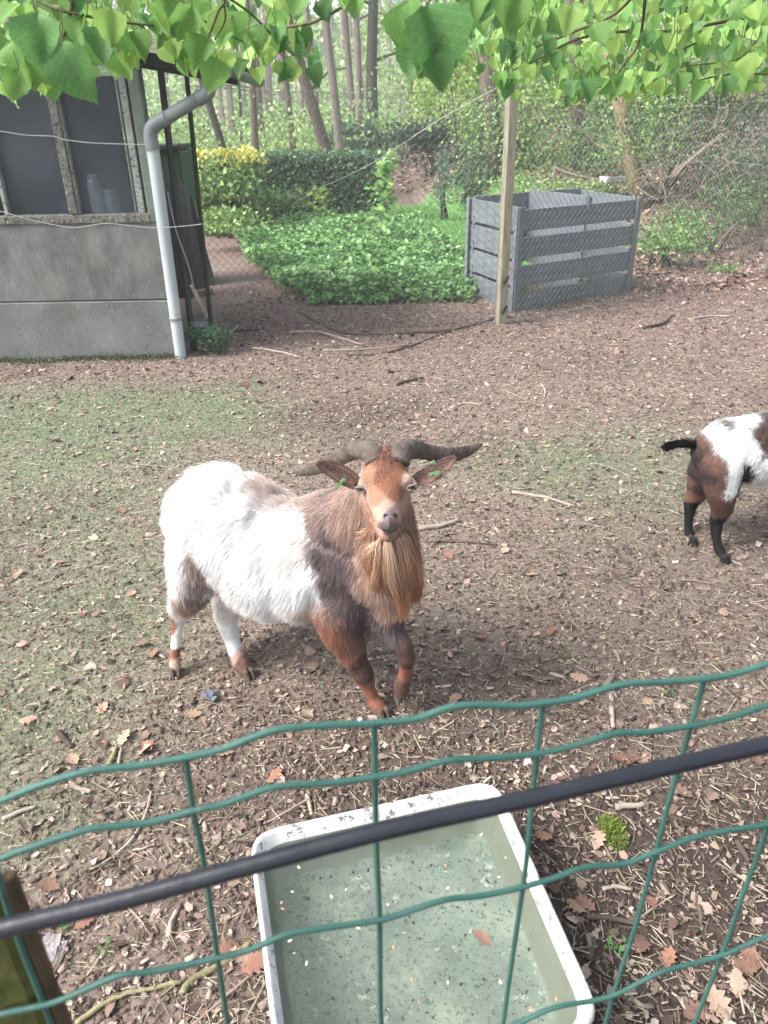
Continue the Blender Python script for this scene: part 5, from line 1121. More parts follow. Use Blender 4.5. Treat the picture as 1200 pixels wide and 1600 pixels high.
# eyes, nostrils, mouth, hooves
M['eye'] = mat('eye', [srgb(88, 76, 66), srgb(112, 98, 86)], scale=90, bump=0, rough=.12, spec=.8)
M['dark'] = mat('dark_skin', [srgb(36, 30, 32), srgb(52, 44, 46)], scale=30, bump=.3, rough=.5)
M['noseskin'] = mat('nose_skin', [srgb(96, 82, 88), srgb(124, 106, 110)], scale=60, bump=.5, bscale=200, bdist=.002, rough=.45)
M['lid'] = mat('eyelid', [srgb(128, 108, 104), srgb(150, 128, 122)], scale=60, bump=.4, rough=.6)
def ball(m, c_, rx, ry, rz_, seg=16, rows=10, M3=None):
    o_ = len(m.v)
    for i in range(rows+1):
        th = math.pi*i/rows
        for k in range(seg):
            a = 2*math.pi*k/seg; v = Vector((rx*math.sin(th)*math.cos(a), ry*math.sin(th)*math.sin(a), rz_*math.cos(th)))
            if M3 is not None: v = M3 @ v
            m.v.append(tuple(v+Vector(c_)))
    for i in range(rows):
        for k in range(seg): a = o_+i*seg+k; b_ = o_+i*seg+(k+1) % seg; m.f.append((a, b_, b_+seg, a+seg))
for (px, py, Y, sx) in ((562.5, 765, 1.520, -1), (643, 762, 1.515, 1)):
    p = Q(px, py, Y); m = MB(); ball(m, p, .0098, .0098, .0090); e = m.obj('eye', M['eye'], goat, smooth=True)
    vd = (CAM-p).normalized(); vd = (vd+Vector((sx*.25, 0, 0))).normalized(); m = MB(); q = p+vd*.0091; hx = vd.cross(Vector((0, 0, 1))).normalized(); m3 = Matrix((hx, hx.cross(vd).normalized(), vd)).transposed()
    ball(m, q, .0060, .0034, .0012, M3=m3); m.obj('pupil', M['dark'], e, smooth=True)
    for s, dz in ((1, .0075), (-1, -.0072)):
        m = MB(); pts = []
        for k in range(9):
            a = math.pi*k/8; loc = p+hx*(math.cos(a)*.0122)+Vector((0, 0, s*math.sin(a)*(.0062 if s > 0 else .0068)))+vd*(.0035+.0050*math.sin(a)); pts.append(loc)
        m.tube(pts, [.0012+.0011*math.sin(math.pi*k/8) for k in range(9)], 7); m.obj('eyelid', M['lid'], e, smooth=True)
def on_body(px, py):
    from mathutils.bvhtree import BVHTree
    global _bvh
    try: _bvh
    except NameError: _bvh = BVHTree.FromPolygons([v.co.copy() for v in me.vertices], [tuple(p.vertices) for p in me.polygons])
    d = ray(px, py).normalized(); h = _bvh.ray_cast(CAM, d); return h[0], h[1]
nose = [(598, 803), (603, 799), (609, 798), (616, 799), (621, 804), (620, 811), (616, 817), (609, 821), (602, 817), (598, 811)]
cpt, cn_ = on_body(609, 809)
if cpt:
    m = MB(); rg = []
    for px, py in nose:
        h, nn = on_body(px, py); rg.append((h or Q(px, py, cpt.y))+(nn or Vector((0, -1, 0)))*.0012)
    mid = [cpt.lerp(q, .5)+cn_*.004 for q in rg]; n = len(rg); m.v = [tuple(q) for q in rg+mid]+[tuple(cpt+cn_*.005)]
    for k in range(n): m.f += [(k, (k+1) % n, n+(k+1) % n, n+k), (n+k, n+(k+1) % n, 2*n)]
    m.obj('nose', M['noseskin'], goat, smooth=True)
for pts, r_ in (([(600.5, 808), (602, 804.5), (605.5, 804.5)], .0021), ([(618.5, 808), (616.5, 804.5), (613, 804.5)], .0021), ([(609, 809), (609.5, 815), (609.5, 821)], .0010)):
    P = []
    for px, py in pts:
        h, nn = on_body(px, py); P.append((h or Q(px, py, 1.44))+(nn or Vector((0, -1, 0)))*.0042)
    m = MB(); m.tube(spline(P, 4), r_, 6); m.obj('nostril' if r_ > .002 else 'lip_groove', M['dark'], goat, smooth=True)
P = []
for px, py in [(590, 822), (596, 826), (603, 829), (611, 830), (619, 827), (626, 820), (629, 813)]:
    h, nn = on_body(px, py)
    if h: P.append(h+nn*.0008)
if len(P) > 2: m = MB(); m.tube(spline(P, 4), [.0012]*(len(spline(P, 4))), 6); m.obj('mouth', M['dark'], goat, smooth=True)
M['hoof'] = mat('hoof', [srgb(74, 60, 54), srgb(104, 88, 78)], scale=40, bump=.5, rough=.55)
def hoof(parent, tip, dirv, sz=.019, hgt_=.03, z0=None, mt='hoof'):
    d = Vector(dirv).normalized(); s = Vector((-d.y, d.x, 0)).normalized(); t_ = Vector(tip)
    if z0 is not None: t_.z = z0
    for sd in (-1, 1):
        m = MB(); o_ = t_+s*(sd*sz*.55); w2 = s*sz*.46; f = d*sz*1.15; bk = -d*sz*.9; upz = Vector((0, 0, hgt_))
        m.hexa([o_+bk-w2, o_+bk+w2, o_+f+w2*.35-s*sd*.003, o_+f-w2*.35-s*sd*.003, o_+bk*.8-w2*.8+upz, o_+bk*.8+w2*.8+upz, o_+f*.25+w2*.7+upz, o_+f*.25-w2*.7+upz]); m.obj('hoof', M[mt], parent, bevel=.003)
dcam = Vector((.35, -.93, 0))
p = Q(275, 1056, 1.80); hoof(goat, (p.x, p.y, 0), (.25, -.9, 0), z0=hg(p.x, p.y)+.001)
p = Q(390, 1060, 1.795); hoof(goat, (p.x, p.y, 0), (.55, -.8, 0), z0=hg(p.x, p.y)+.001)
p = Q(599, 1116, 1.602); hoof(goat, (p.x, p.y, 0), (.5, -.8, 0), z0=hg(p.x, p.y)+.001)
p = Q(626, 1098, 1.60); hoof(goat, p, (.1, -.9, 0), sz=.018)
# small tail
m = MB(); P = [Q(292, 790, 2.0), Q(285, 800, 2.05), Q(284, 820, 2.07)]; m.tube(spline(P, 4), [.018*(1-.06*i) for i in range(9)], 8); m.obj('tail', M['white'], goat, smooth=True)

# --- the small piebald goat
kid = empty('goat', G(1135, 865), label='small brown, white and black goat seen from behind, walking out at the picture edge', cat='goat')
KDY = .075
K_ = S3([(1122, 705, 2.66, .100), (1140, 700, 2.66, .118), (1180, 702, 2.67, .140), (1235, 704, 2.69, .150), (1290, 702, 2.71, .140), (1330, 690, 2.73, .11)])
kn = S3([(1320, 680, 2.73, .09), (1355, 630, 2.74, .065), (1375, 585, 2.75, .055), (1400, 590, 2.74, .045), (1430, 605, 2.74, .032), (1445, 612, 2.74, .026)])
n1 = S3([(1128, 730, 2.60, .085), (1128, 765, 2.58, .062), (1128, 795, 2.59, .040), (1119, 815, 2.60, .028), (1119, 838, 2.575, .020), (1122, 855, 2.55, .019), (1127, 866, 2.53, .022), (1132, 874, 2.51, .018)])
n2 = S3([(1105, 735, 2.72, .075), (1092, 765, 2.74, .048), (1080, 785, 2.755, .030), (1076, 808, 2.74, .0205), (1076, 828, 2.72, .0185), (1078, 840, 2.70, .021), (1081, 847, 2.68, .018)])
n3 = S3([(1290, 750, 2.66, .07), (1295, 800, 2.64, .035), (1298, 835, 2.62, .024), (1300, 862, 2.60, .019)]); n4 = S3([(1310, 745, 2.76, .07), (1315, 790, 2.76, .035), (1318, 820, 2.76, .024), (1320, 840, 2.75, .019)])
for q in (n3, n4):
    e, r_ = q[-1]; q[-1] = (Vector((e.x, e.y, hg(e.x, e.y)+.035)), r_)
kme = body_mesh('body', [K_, kn, n1, n2, n3, n4], .008, 8); link('body', kme, kid)
kf = np.array([1, .12, 0.]); kf /= np.linalg.norm(kf); kl = np.array([-kf[1], kf[0], 0]); kfl = -kf*.7+dn*.7
KR = srgb(108, 74, 60); KD = srgb(82, 60, 52); KB = srgb(17, 16, 19); KW = (.74, .76, .78); ctrl = []
def kc(lst, col, ln, fl_, lift=.25):
    for px, py, Y in lst: ctrl.append(c(px, py, Y, col, ln, fl_, lift))
kc([(1120, 655, 2.62), (1140, 648, 2.6), (1160, 645, 2.62), (1105, 662, 2.62), (1135, 672, 2.55), (1125, 685, 2.55), (1150, 690, 2.54), (1140, 705, 2.52), (1165, 715, 2.52), (1155, 735, 2.52), (1180, 725, 2.52), (1190, 710, 2.52), (1200, 735, 2.52), (1195, 755, 2.53), (1145, 755, 2.53), (1140, 770, 2.53), (1230, 760, 2.55), (1171, 652, 2.58), (1172, 668, 2.55), (1168, 684, 2.54), (1150, 678, 2.54), (1178, 700, 2.53), (1190, 735, 2.52), (1174, 650, 2.64), (1172, 642, 2.68), (1186, 700, 2.53), (1180, 684, 2.53), (1165, 638, 2.72)], KW, .020, kfl, .25)
kc([(1150, 658, 2.57), (1155, 664, 2.56), (1160, 668, 2.56), (1156, 658, 2.56)], KD, .018, kfl)
kc([(1184, 646, 2.62), (1190, 662, 2.56), (1198, 690, 2.53), (1205, 650, 2.6), (1210, 680, 2.54), (1225, 700, 2.53), (1250, 660, 2.6), (1290, 690, 2.56), (1200, 700, 2.53)], KD, .020, kfl)
kc([(1100, 670, 2.6), (1092, 690, 2.6), (1105, 700, 2.58), (1112, 720, 2.56), (1125, 740, 2.52), (1130, 760, 2.52), (1120, 775, 2.52), (1130, 790, 2.54), (1122, 800, 2.56), (1135, 775, 2.53), (1145, 780, 2.56)], KR, .018, dn+kf*-.3)
kc([(1085, 720, 2.66), (1085, 745, 2.68), (1095, 765, 2.68), (1100, 740, 2.6), (1108, 745, 2.57), (1090, 705, 2.64)], srgb(70, 56, 56), .016, dn)
kc([(1070, 745, 2.75), (1072, 770, 2.76)], srgb(124, 86, 68), .012, dn)
kc([(1168, 752, 2.53), (1176, 748, 2.52), (1182, 755, 2.52), (1170, 762, 2.53), (1174, 738, 2.52), (1178, 758, 2.53), (1163, 762, 2.55), (1155, 775, 2.58)], KB, .018, dn)
kc([(1118, 815, 2.59), (1119, 840, 2.57), (1126, 862, 2.53), (1132, 874, 2.5), (1078, 790, 2.75), (1076, 815, 2.73), (1078, 840, 2.69), (1296, 830, 2.6), (1316, 830, 2.7)], KB, .009, dn, .15)
kc([(1180, 770, 2.56), (1230, 775, 2.58)], KW, .018, kfl)
kc([(1370, 600, 2.7), (1430, 610, 2.7), (1340, 640, 2.68)], KR, .012, kfl)
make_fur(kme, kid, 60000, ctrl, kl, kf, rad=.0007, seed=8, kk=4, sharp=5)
# tail of the small goat
P = spline([Q(1092, 695, 2.59), Q(1080, 693, 2.59), Q(1066, 693, 2.59), Q(1053, 696, 2.585), Q(1046, 699, 2.58)], 4); m = MB(); m.tube(P, [.011-.0004*i for i in range(len(P))], 8); tl = m.obj('tail', M['dark'], kid, smooth=True)
g = np.random.default_rng(2); nh = 4200; i = g.integers(0, len(P)-1, nh); p0 = np.array([P[k][:] for k in i])+g.normal(0, .004, (nh, 3)); dr = np.array((P[-1]-P[0]).normalized()[:])+g.normal(0, .33, (nh, 3)); Pp = p0[:, None]+dr[:, None]*np.linspace(0, .022, 4)[None, :, None]
curves_obj('tail_hair', Pp, np.tile(np.array([[.0008, .0007, .0005, .0001]]), (nh, 1)), np.clip(np.array(KB)*(1+g.normal(0, .3, (nh, 1))), .005, .3)[:, None]*np.ones((1, 4, 1)), tl)
for (px, py, dd) in ((1133, 879, (.4, -.6, 0)), (1083, 852, (.5, -.5, 0))):
    p = G(px, py); hoof(kid, (p.x, p.y, 0), dd, sz=.019, hgt_=.034, z0=hg(p.x, p.y)+.001, mt='dark')
for q in (n3, n4): hoof(kid, q[-1][0], (1, 0, 0), sz=.017, hgt_=.03, z0=hg(q[-1][0].x, q[-1][0].y)+.001)
horns_k = [(1372, 572, 2.67), (1340, 545, 2.73), (1290, 560, 2.72), (1250, 590, 2.70)]
m = MB(); S = spline([Q(*q) for q in horns_k], 5); m.tube(S, [.017*(1-.85*i/len(S)) for i in range(len(S))], 10); m.obj('horn', M['horn'], kid, smooth=True)
m = MB(); a = Q(1365, 600, 2.68); b_ = Q(1325, 615, 2.62); m.tube([a, a.lerp(b_, .4), b_], [.012, .022, .003], 8, flat=.3); m.obj('ear', M['ear'], kid, smooth=True)
for sx in (-1, 1):
    p = kn[3][0]+Vector((.01, .038*sx, .01)); m = MB(); ball(m, p, .010, .010, .010); m.obj('eye', M['eye'], kid, smooth=True)
# back of a third goat resting behind
# ---------------------------------------------------------------- water tub
RZ = .19
c_ = [Z(388, 1301, RZ), Z(775, 1215, RZ), Z(948, 1600, RZ), Z(440, 1730, RZ)]       # rim corners: far-left, far-right, near-right, near-left
tub = empty('water_tub', (sum((q for q in c_), Vector())/4)*1.0, label='white enamel water tub with chipped rim and murky greenish water', cat='tub')
tub.location.z = 0
def rring(corners, z, inset, rad, n=7):
    """rounded quad ring, counterclockwise"""
    cc = [Vector((q.x, q.y, 0)) for q in corners]; cen = sum(cc, Vector())/4; P = []
    N_ = len(cc); off_ = []
    for i in range(N_):
        a, b_, d_ = cc[i-1], cc[i], cc[(i+1) % N_]; e1 = (b_-a).normalized(); e2 = (d_-b_).normalized(); n1_ = Vector((e1.y, -e1.x, 0)); n2_ = Vector((e2.y, -e2.x, 0))
        if n1_.dot(cen-b_) < 0: n1_ = -n1_
        if n2_.dot(cen-b_) < 0: n2_ = -n2_
        bis = (n1_+n2_); bis = bis/(bis.dot(n1_)); off_.append(b_+bis*inset)
    for i in range(N_):
        a, b_, d_ = off_[i-1], off_[i], off_[(i+1) % N_]; e1 = (a-b_).normalized(); e2 = (d_-b_).normalized(); p0 = b_+e1*rad; p1 = b_+e2*rad
        for k in range(n):
            t_ = k/(n-1); P.append(p0*(1-t_)**2+b_*2*t_*(1-t_)+p1*t_**2)
        for k in range(1, 6): P.append(p1.lerp(off_[(i+1) % N_]+(p1-p1), 0)*1.0 if False else p1.lerp(off_[(i+1) % N_]-e2*rad, k/6))
    return [Vector((q.x, q.y, z)) for q in P]
prof = [(.030, 0.0, .05), (.014, .012, .06), (.004, RZ-.03, .06), (-.001, RZ-.010, .062), (.001, RZ-.002, .062), (.006, RZ+.001, .060), (.009, RZ-.001, .058), (.011, RZ-.008, .056), (.020, .160, .055), (.028, .100, .05), (.036, .072, .05), (.046, .056, .04)]
m = MB(); rings = [rring(c_, z, ins, rr) for ins, z, rr in prof]; n = len(rings[0])
for rg in rings: m.v += [tuple(q) for q in rg]
for i in range(len(rings)-1):
    for k in range(n): m.f.append((i*n+k, i*n+(k+1) % n, (i+1)*n+(k+1) % n, (i+1)*n+k))
m.f.append(tuple((len(rings)-1)*n+k for k in range(n))); m.f.append(tuple(range(n))[::-1])
# enamel: white, with grey chips along the edge and a tide mark under the waterline
M['enamel'] = mat('enamel', [srgb(186, 182, 182), srgb(208, 205, 206)], scale=6, bump=.15, bscale=40, rough=.35, spec=.5, coord='World',
                  spots=[(34, .575, .03, srgb(74, 70, 68), .85), (16, .64, .05, srgb(150, 126, 104), .5), (7, .52, .16, srgb(160, 156, 150), .6), (75, .57, .05, srgb(120, 116, 112), .55), (120, .64, .03, srgb(60, 58, 58), .7)])
M['floor_en'] = mat('tub_floor', [srgb(92, 102, 102), srgb(132, 142, 136), srgb(180, 186, 166)], scale=3.6, detail=10, bump=.4, bscale=60, rough=.7, coord='World',
                    spots=[(3.2, .50, .16, srgb(92, 104, 104), .75), (70, .55, .10, srgb(74, 86, 84), .7), (26, .62, .05, srgb(206, 212, 204), .6), (150, .60, .04, srgb(40, 44, 42), .85)])
M['wall_en'] = mat('tub_side_below_water', [srgb(118, 118, 108), srgb(142, 141, 130)], scale=5, detail=8, bump=.3, rough=.6, coord='World', spots=[(60, .62, .05, srgb(150, 116, 78), .6), (110, .64, .03, srgb(60, 58, 46), .7)])
tb_me = m.mesh('body', M['enamel'], True); tb_me.materials.append(M['wall_en']); tb_me.materials.append(M['floor_en'])
for i, p_ in enumerate(tb_me.polygons):
    ringi = i//n
    if i < (len(rings)-1)*n: p_.material_index = 0 if ringi <= 7 else (1 if ringi <= 9 else 2)
    elif i == (len(rings)-1)*n: p_.material_index = 2
link('body', tb_me, tub)
WZ = .158
wr = rring(c_, WZ, .0200, .055); m = MB(); m.v = [tuple(q) for q in wr]; m.f = [tuple(range(len(wr)))]
wm = bpy.data.materials.new('murky_water'); wm.use_nodes = True; t = wm.node_tree; t.nodes.remove(t.nodes['Principled BSDF'])
gl = t.nodes.new('ShaderNodeBsdfGlossy'); gl.inputs['Roughness'].default_value = .02; trn = t.nodes.new('ShaderNodeBsdfTransparent'); trn.inputs[0].default_value = (.86, .90, .84, 1); fr_ = t.nodes.new('ShaderNodeFresnel'); fr_.inputs[0].default_value = 1.33
df = t.nodes.new('ShaderNodeBsdfDiffuse'); df.inputs[0].default_value = (*srgb(108, 118, 106), 1); m1 = t.nodes.new('ShaderNodeMixShader'); m1.inputs[0].default_value = .22; m2 = t.nodes.new('ShaderNodeMixShader')
wn = t.nodes.new('ShaderNodeTexNoise'); wn.inputs['Scale'].default_value = 9; wg = t.nodes.new('ShaderNodeNewGeometry'); t.links.new(wg.outputs['Position'], wn.inputs[0]); wb_ = t.nodes.new('ShaderNodeBump'); wb_.inputs['Strength'].default_value = .05; wb_.inputs['Distance'].default_value = .01
t.links.new(wn.outputs['Fac'], wb_.inputs['Height']); t.links.new(wb_.outputs[0], gl.inputs['Normal'])
t.links.new(trn.outputs[0], m1.inputs[1]); t.links.new(df.outputs[0], m1.inputs[2]); t.links.new(fr_.outputs[0], m2.inputs[0]); t.links.new(m1.outputs[0], m2.inputs[1]); t.links.new(gl.outputs[0], m2.inputs[2]); t.links.new(m2.outputs[0], t.nodes['Material Output'].inputs[0])
m.obj('water', wm, tub)
# things floating and lying in the tub
def flake(px, py, z, sx, sy, col, yaw=None, name='flake'):
    sx *= .8; sy *= .8; p = Z(px, py, z); yaw = random.uniform(0, 6.28) if yaw is None else yaw; k = 8; m = MB(); ct = tuple(p+Vector((0, 0, .002)))
    for i in range(k):
        a = 2*math.pi*i/k; q = Vector((math.cos(a)*sx*random.uniform(.8, 1.15), math.sin(a)*sy*random.uniform(.8, 1.15), 0)); q.rotate(Matrix.Rotation(yaw, 3, 'Z')); m.v.append(tuple(p+q))
    m.v.append(ct); m.f = [(i, (i+1) % k, k) for i in range(k)]; return m
M['pale_fl'] = mat('pale_husk', [srgb(206, 198, 160)], bump=0, rough=.5); M['tan_fl'] = mat('tan_husk', [srgb(176, 128, 92)], bump=0, rough=.5); M['dark_fl'] = mat('dark_speck', [srgb(46, 48, 40)], bump=0, rough=.6)
hus = [(457, 1393, 0), (518, 1401, 0), (541, 1390, 0), (594, 1414, 0), (606, 1413, 0), (700, 1387, 0), (696, 1352, 1), (752, 1304, 0), (453, 1470, 0), (460, 1489, 1), (479, 1505, 0), (595, 1384, 1), (644, 1530, 1), (655, 1566, 1), (700, 1535, 0), (720, 1538, 2), (782, 1534, 0), (826, 1483, 2), (830, 1575, 1), (780, 1370, 0), (467, 1355, 0), (440, 1410, 1), (442, 1420, 1), (556, 1295, 1), (548, 1293, 1), (642, 1274, 0), (660, 1272, 0), (870, 1560, 1), (790, 1340, 0), (615, 1480, 1), (560, 1450, 0), (690, 1600, 1), (520, 1560, 2)]
for i, (px, py, cc_) in enumerate(hus):
    sz = random.uniform(.0035, .0062); m = flake(px, py, WZ+.0012, sz, sz*.6, cc_)
    m.obj('husk', M[('pale_fl', 'tan_fl', 'dark_fl')[cc_]], label='tiny seed husk floating on the tub water', cat='husk', group='seed husks floating in the tub')
VV = []; FF = []; CC = []; o_ = 0
sp = []
for k in range(520):
    u, v = random.random(), random.random(); q = (c_[0]*(1-u)+c_[1]*u)*(1-v)+(c_[3]*(1-u)+c_[2]*u)*v
    cen = sum(c_, Vector())/4; q = cen+(q-cen)*.86; sp.append((q.x, q.y, .0575))
sp = np.array(sp); n = len(sp); s_ = rng.lognormal(math.log(.0014), .5, n); size = np.stack([s_*rng.uniform(.8, 3.0, n), s_, np.full(n, .001)], 1)
V, F, C = scatter(slab_v, slab_f, sp, frames(n, .05), size, pal([srgb(40, 44, 40), srgb(60, 60, 50), srgb(90, 78, 56)], n, .2)); link('sediment', mesh_np('sediment', V, F, M['litter'], C), tub, kind='stuff')
for (px, py, s) in [(480, 1405, .0065), (575, 1360, .0045), (552, 1363, .0045), (517, 1370, .004), (500, 1372, .005), (645, 1347, .0045), (673, 1352, .004), (694, 1388-30, .003), (532, 1495, .004), (756, 1530, .004), (504, 1298, .006), (494, 1292, .004), (508, 1286, .0045)]:
    top_ = py < 1305; m = flake(px, py, WZ+.001 if not top_ else WZ+.001, s, s*.8, 2); m.obj('dark_speck', M['dark_fl'], label='dark speck floating on the tub water', cat='speck', group='dark specks in the tub')
p = Z(753, 1466, WZ+.002); lf_o = link('dead_leaf', oaks[1][1], label='brown dead leaf floating in the water tub', cat='dead leaf'); lf_o.location = p; lf_o.scale = (.042, .034, .03); lf_o.rotation_euler = (.05, .05, -.75)

# ---------------------------------------------------------------- front fence: green coated wire, black rod, mossy post
FA, FB = .362, .20
def FP(px, py, off=0.0):
    d = ray(px, py); t_ = (FA-off)/(d.y-FB*d.x); return CAM+d*t_
ff = empty('garden_fence', (0, FA, 0), label='green plastic-coated wire garden fence in the immediate foreground', cat='fence')
H_ = [[(-60, 1275), (0, 1252), (60, 1228), (110, 1212), (150, 1203), (210, 1197), (290, 1184), (350, 1170), (400, 1150), (440, 1139), (500, 1134), (585, 1130), (650, 1123), (700, 1106), (745, 1101), (800, 1103), (847, 1099), (900, 1090), (970, 1070), (1030, 1066), (1100, 1061), (1150, 1052), (1200, 1037), (1290, 1008)],
      [(-60, 1372), (0, 1342), (60, 1320), (130, 1298), (180, 1291), (240, 1284), (302, 1267), (350, 1256), (400, 1238), (440, 1228), (520, 1223), (585, 1214), (640, 1204), (700, 1188), (760, 1185), (839, 1178), (900, 1164), (960, 1146), (1010, 1144), (1080, 1134), (1140, 1121), (1200, 1101), (1280, 1075)],
      [(-60, 1606), (0, 1585), (75, 1569), (125, 1550), (185, 1525), (250, 1516), (340, 1497), (390, 1484), (440, 1463), (480, 1454), (595, 1437), (650, 1420), (700, 1405), (750, 1400), (817, 1386), (865, 1372), (915, 1355), (975, 1350), (1025, 1331), (1080, 1310), (1130, 1299), (1200, 1288), (1270, 1270)],
      [(360, 1720), (500, 1690), (598, 1668), (700, 1640), (800, 1603), (865, 1575), (935, 1562), (970, 1550), (1030, 1520), (1065, 1510), (1130, 1492), (1200, 1462), (1270, 1440)],
      [(600, 1960), (800, 1880), (1000, 1790), (1200, 1700), (1300, 1650)]]
V_ = [[(-16, 1256), (-4, 1360), (22, 1450), (68, 1569), (95, 1640), (190, 1900)],
      [(290, 1180), (302, 1267), (318, 1345), (340, 1497), (357, 1610), (372, 1718), (400, 1900)],
      [(585, 1126), (586, 1214), (588, 1320), (593, 1437), (594, 1560), (598, 1668), (602, 1900)],
      [(849, 1095), (839, 1178), (825, 1320), (817, 1386), (800, 1500), (785, 1607), (745, 1900)],
      [(1101, 1058), (1080, 1134), (1050, 1235), (1025, 1331), (992, 1450), (958, 1556), (905, 1750)],
      [(1285, 1005), (1245, 1090), (1200, 1288), (1160, 1400), (1127, 1494), (1085, 1600), (1030, 1760)]]
WR = .0024
for L_ in H_:
    m = MB(); m.tube(spline([FP(a, b_) for a, b_ in L_], 5), WR, 8); m.obj('horizontal_wire', M['pvcwire'], ff, smooth=True)
for L_ in V_:
    P = [FP(a, b_, -.0030) for a, b_ in L_]; m = MB(); m.tube(spline(P, 5), WR*.92, 8); vw = m.obj('vertical_wire', M['pvcwire'], ff, smooth=True)
m = MB()
for i, L_ in enumerate(H_[:4]):
    for W_ in V_:
        A = np.array(L_); B = np.array(W_); best = None
        for py in np.arange(B[0, 1], B[-1, 1], 2.0):
            px = np.interp(py, B[:, 1], B[:, 0])
            if px < A[0, 0] or px > A[-1, 0]: continue
            d_ = abs(np.interp(px, A[:, 0], A[:, 1])-py)
            if best is None or d_ < best[0]: best = (d_, px, py)
        if best and best[0] < 4: ball(m, FP(best[1], best[2], -.0015), .0034, .0034, .0034, 8, 6)
m.obj('weld_knot', M['pvcwire'], ff, smooth=True, kind='stuff')
m = MB(); rodp = [(-90, 1478), (0, 1452), (200, 1404), (400, 1350), (600, 1298), (800, 1254), (1000, 1208), (1200, 1163), (1290, 1143)]
m.tube(spline([FP(a, b_, .028) for a, b_ in rodp], 5), .0061, 16); m.obj('black_rod', M['rod'], smooth=True, label='thin black rod running across in front of the green wires', cat='rod')
# post behind the wires
e0 = FP(-14, 1368, -.006); m = MB(); pw_ = .10
zt = e0.z; e1 = FP(-5, 1342, -.05)
d_ = Vector((1, FB, 0)).normalized(); n_ = Vector((-d_.y, d_.x, 0))
A = Vector((e0.x, e0.y, 0))
zb_ = -.02
b4 = [A-d_*pw_, A, A+n_*.016, A-d_*pw_+n_*.016]
ch = .012
pst = empty('fence_post', (A.x-.05, A.y+.04, 0), label='thick green algae-covered wooden post cut off at the corner of the picture', cat='post')
m.hexa([Vector((q.x, q.y, zb_)) for q in b4]+[Vector((q.x, q.y, zt)) for q in b4]); m.obj('post_body', M['algaewood'], pst, bevel=.008)
m = MB(); m.hexa([A+d_*.001+n_*.004+Vector((0, 0, zb_)), A+d_*.010+n_*.006+Vector((0, 0, zb_)), A+d_*.010+n_*.014+Vector((0, 0, zb_)), A+d_*.001+n_*.014+Vector((0, 0, zb_))]+[A+d_*.001+n_*.004+Vector((0, 0, zt-.012)), A+d_*.010+n_*.006+Vector((0, 0, zt-.012)), A+d_*.010+n_*.014+Vector((0, 0, zt-.012)), A+d_*.001+n_*.014+Vector((0, 0, zt-.012))]); m.obj('bark_strip', M['brownwood'], pst, bevel=.003)

# ---------------------------------------------------------------- overhanging linden branches
lin = empty('linden_tree', (1.6, -1.6, 0), label='leafy linden tree whose fresh green branches hang in from above', cat='tree')
m = MB(); m.tube(spline([(1.6, -1.6, -.05), (1.55, -1.5, 1.2), (1.5, -1.3, 2.4), (1.3, -1.0, 3.4), (1.1, -.6, 4.6)], 5), [.17-.005*i for i in range(21)], 14); m.obj('trunk', M['bark_dark'], lin, smooth=True)
def lim(P, r0, r1, name='branch', mt='twig'):
    m = MB(); S = spline(P, 6); n_ = len(S); m.tube(S, [r0+(r1-r0)*i/(n_-1) for i in range(n_)], 7); return m.obj(name, M[mt], lin, smooth=True)
VL = mat('linden_leaf', [srgb(98, 150, 60), srgb(124, 176, 76)], scale=14, bump=.35, bscale=50, bdist=.003, rough=.5, spec=.3, trans=.50, objrand=.16)
VL2 = mat('linden_leaf_young', [srgb(140, 186, 70), srgb(168, 206, 92)], scale=14, bump=.3, bscale=50, bdist=.003, rough=.5, spec=.3, trans=.6, objrand=.12)
VL3 = mat('linden_leaf_dark', [srgb(72, 126, 60), srgb(92, 146, 72)], scale=14, bump=.35, bscale=50, bdist=.003, rough=.5, spec=.3, trans=.40, objrand=.15)
def leafmesh(seed, mt):
    r = random.Random(seed); prof_ = [(0, .0), (.03, .22), (.10, .37), (.22, .455), (.36, .47), (.50, .435), (.63, .37), (.75, .275), (.86, .15), (.94, .05), (1.0, .0)]
    tq = [0, .015, .04, .08, .13, .19, .26, .34, .42, .50, .58, .66, .74, .81, .87, .92, .96, 1.0]; prof_ = [(q, float(np.interp(q, [a[0] for a in prof_], [a[1] for a in prof_]))) for q in tq]
    fold = r.uniform(.3, 1.1); curl = r.uniform(-.2, .9); tw = r.uniform(-.3, .3); wave = r.uniform(.0, .05); V = []; F = []
    skew = r.uniform(-.05, .05); nk = 5
    for i, (t_, w_) in enumerate(prof_):
        for k in range(-2, 3):
            s = k/2; wd = w_*(1+.06*math.sin(i*2.3+k)+(.022*((i % 2)*2-1) if abs(k) == 2 else 0)); x_ = s*wd+skew*math.sin(t_*3); y_ = -t_+(-.05*(1-t_)*abs(s)**1.5 if t_ < .15 else 0)+(.07*abs(s) if t_ < .04 else 0)
            z_ = abs(s)*wd*fold+curl*t_*t_*-.35+math.sin(t_*9+s*3)*wave+tw*s*t_*.2; V.append((x_, y_, z_))
    for i in range(len(prof_)-1):
        for k in range(4): a = i*5+k; F.append((a, a+1, a+6, a+5))
    m = MB(); m.add(V, F); me_ = m.mesh('leaf', mt, True); return me_
LM = {k: [leafmesh(s+10*j, mt) for s in range(7)] for j, (k, mt) in enumerate((('g', VL), ('y', VL2), ('d', VL3)))}
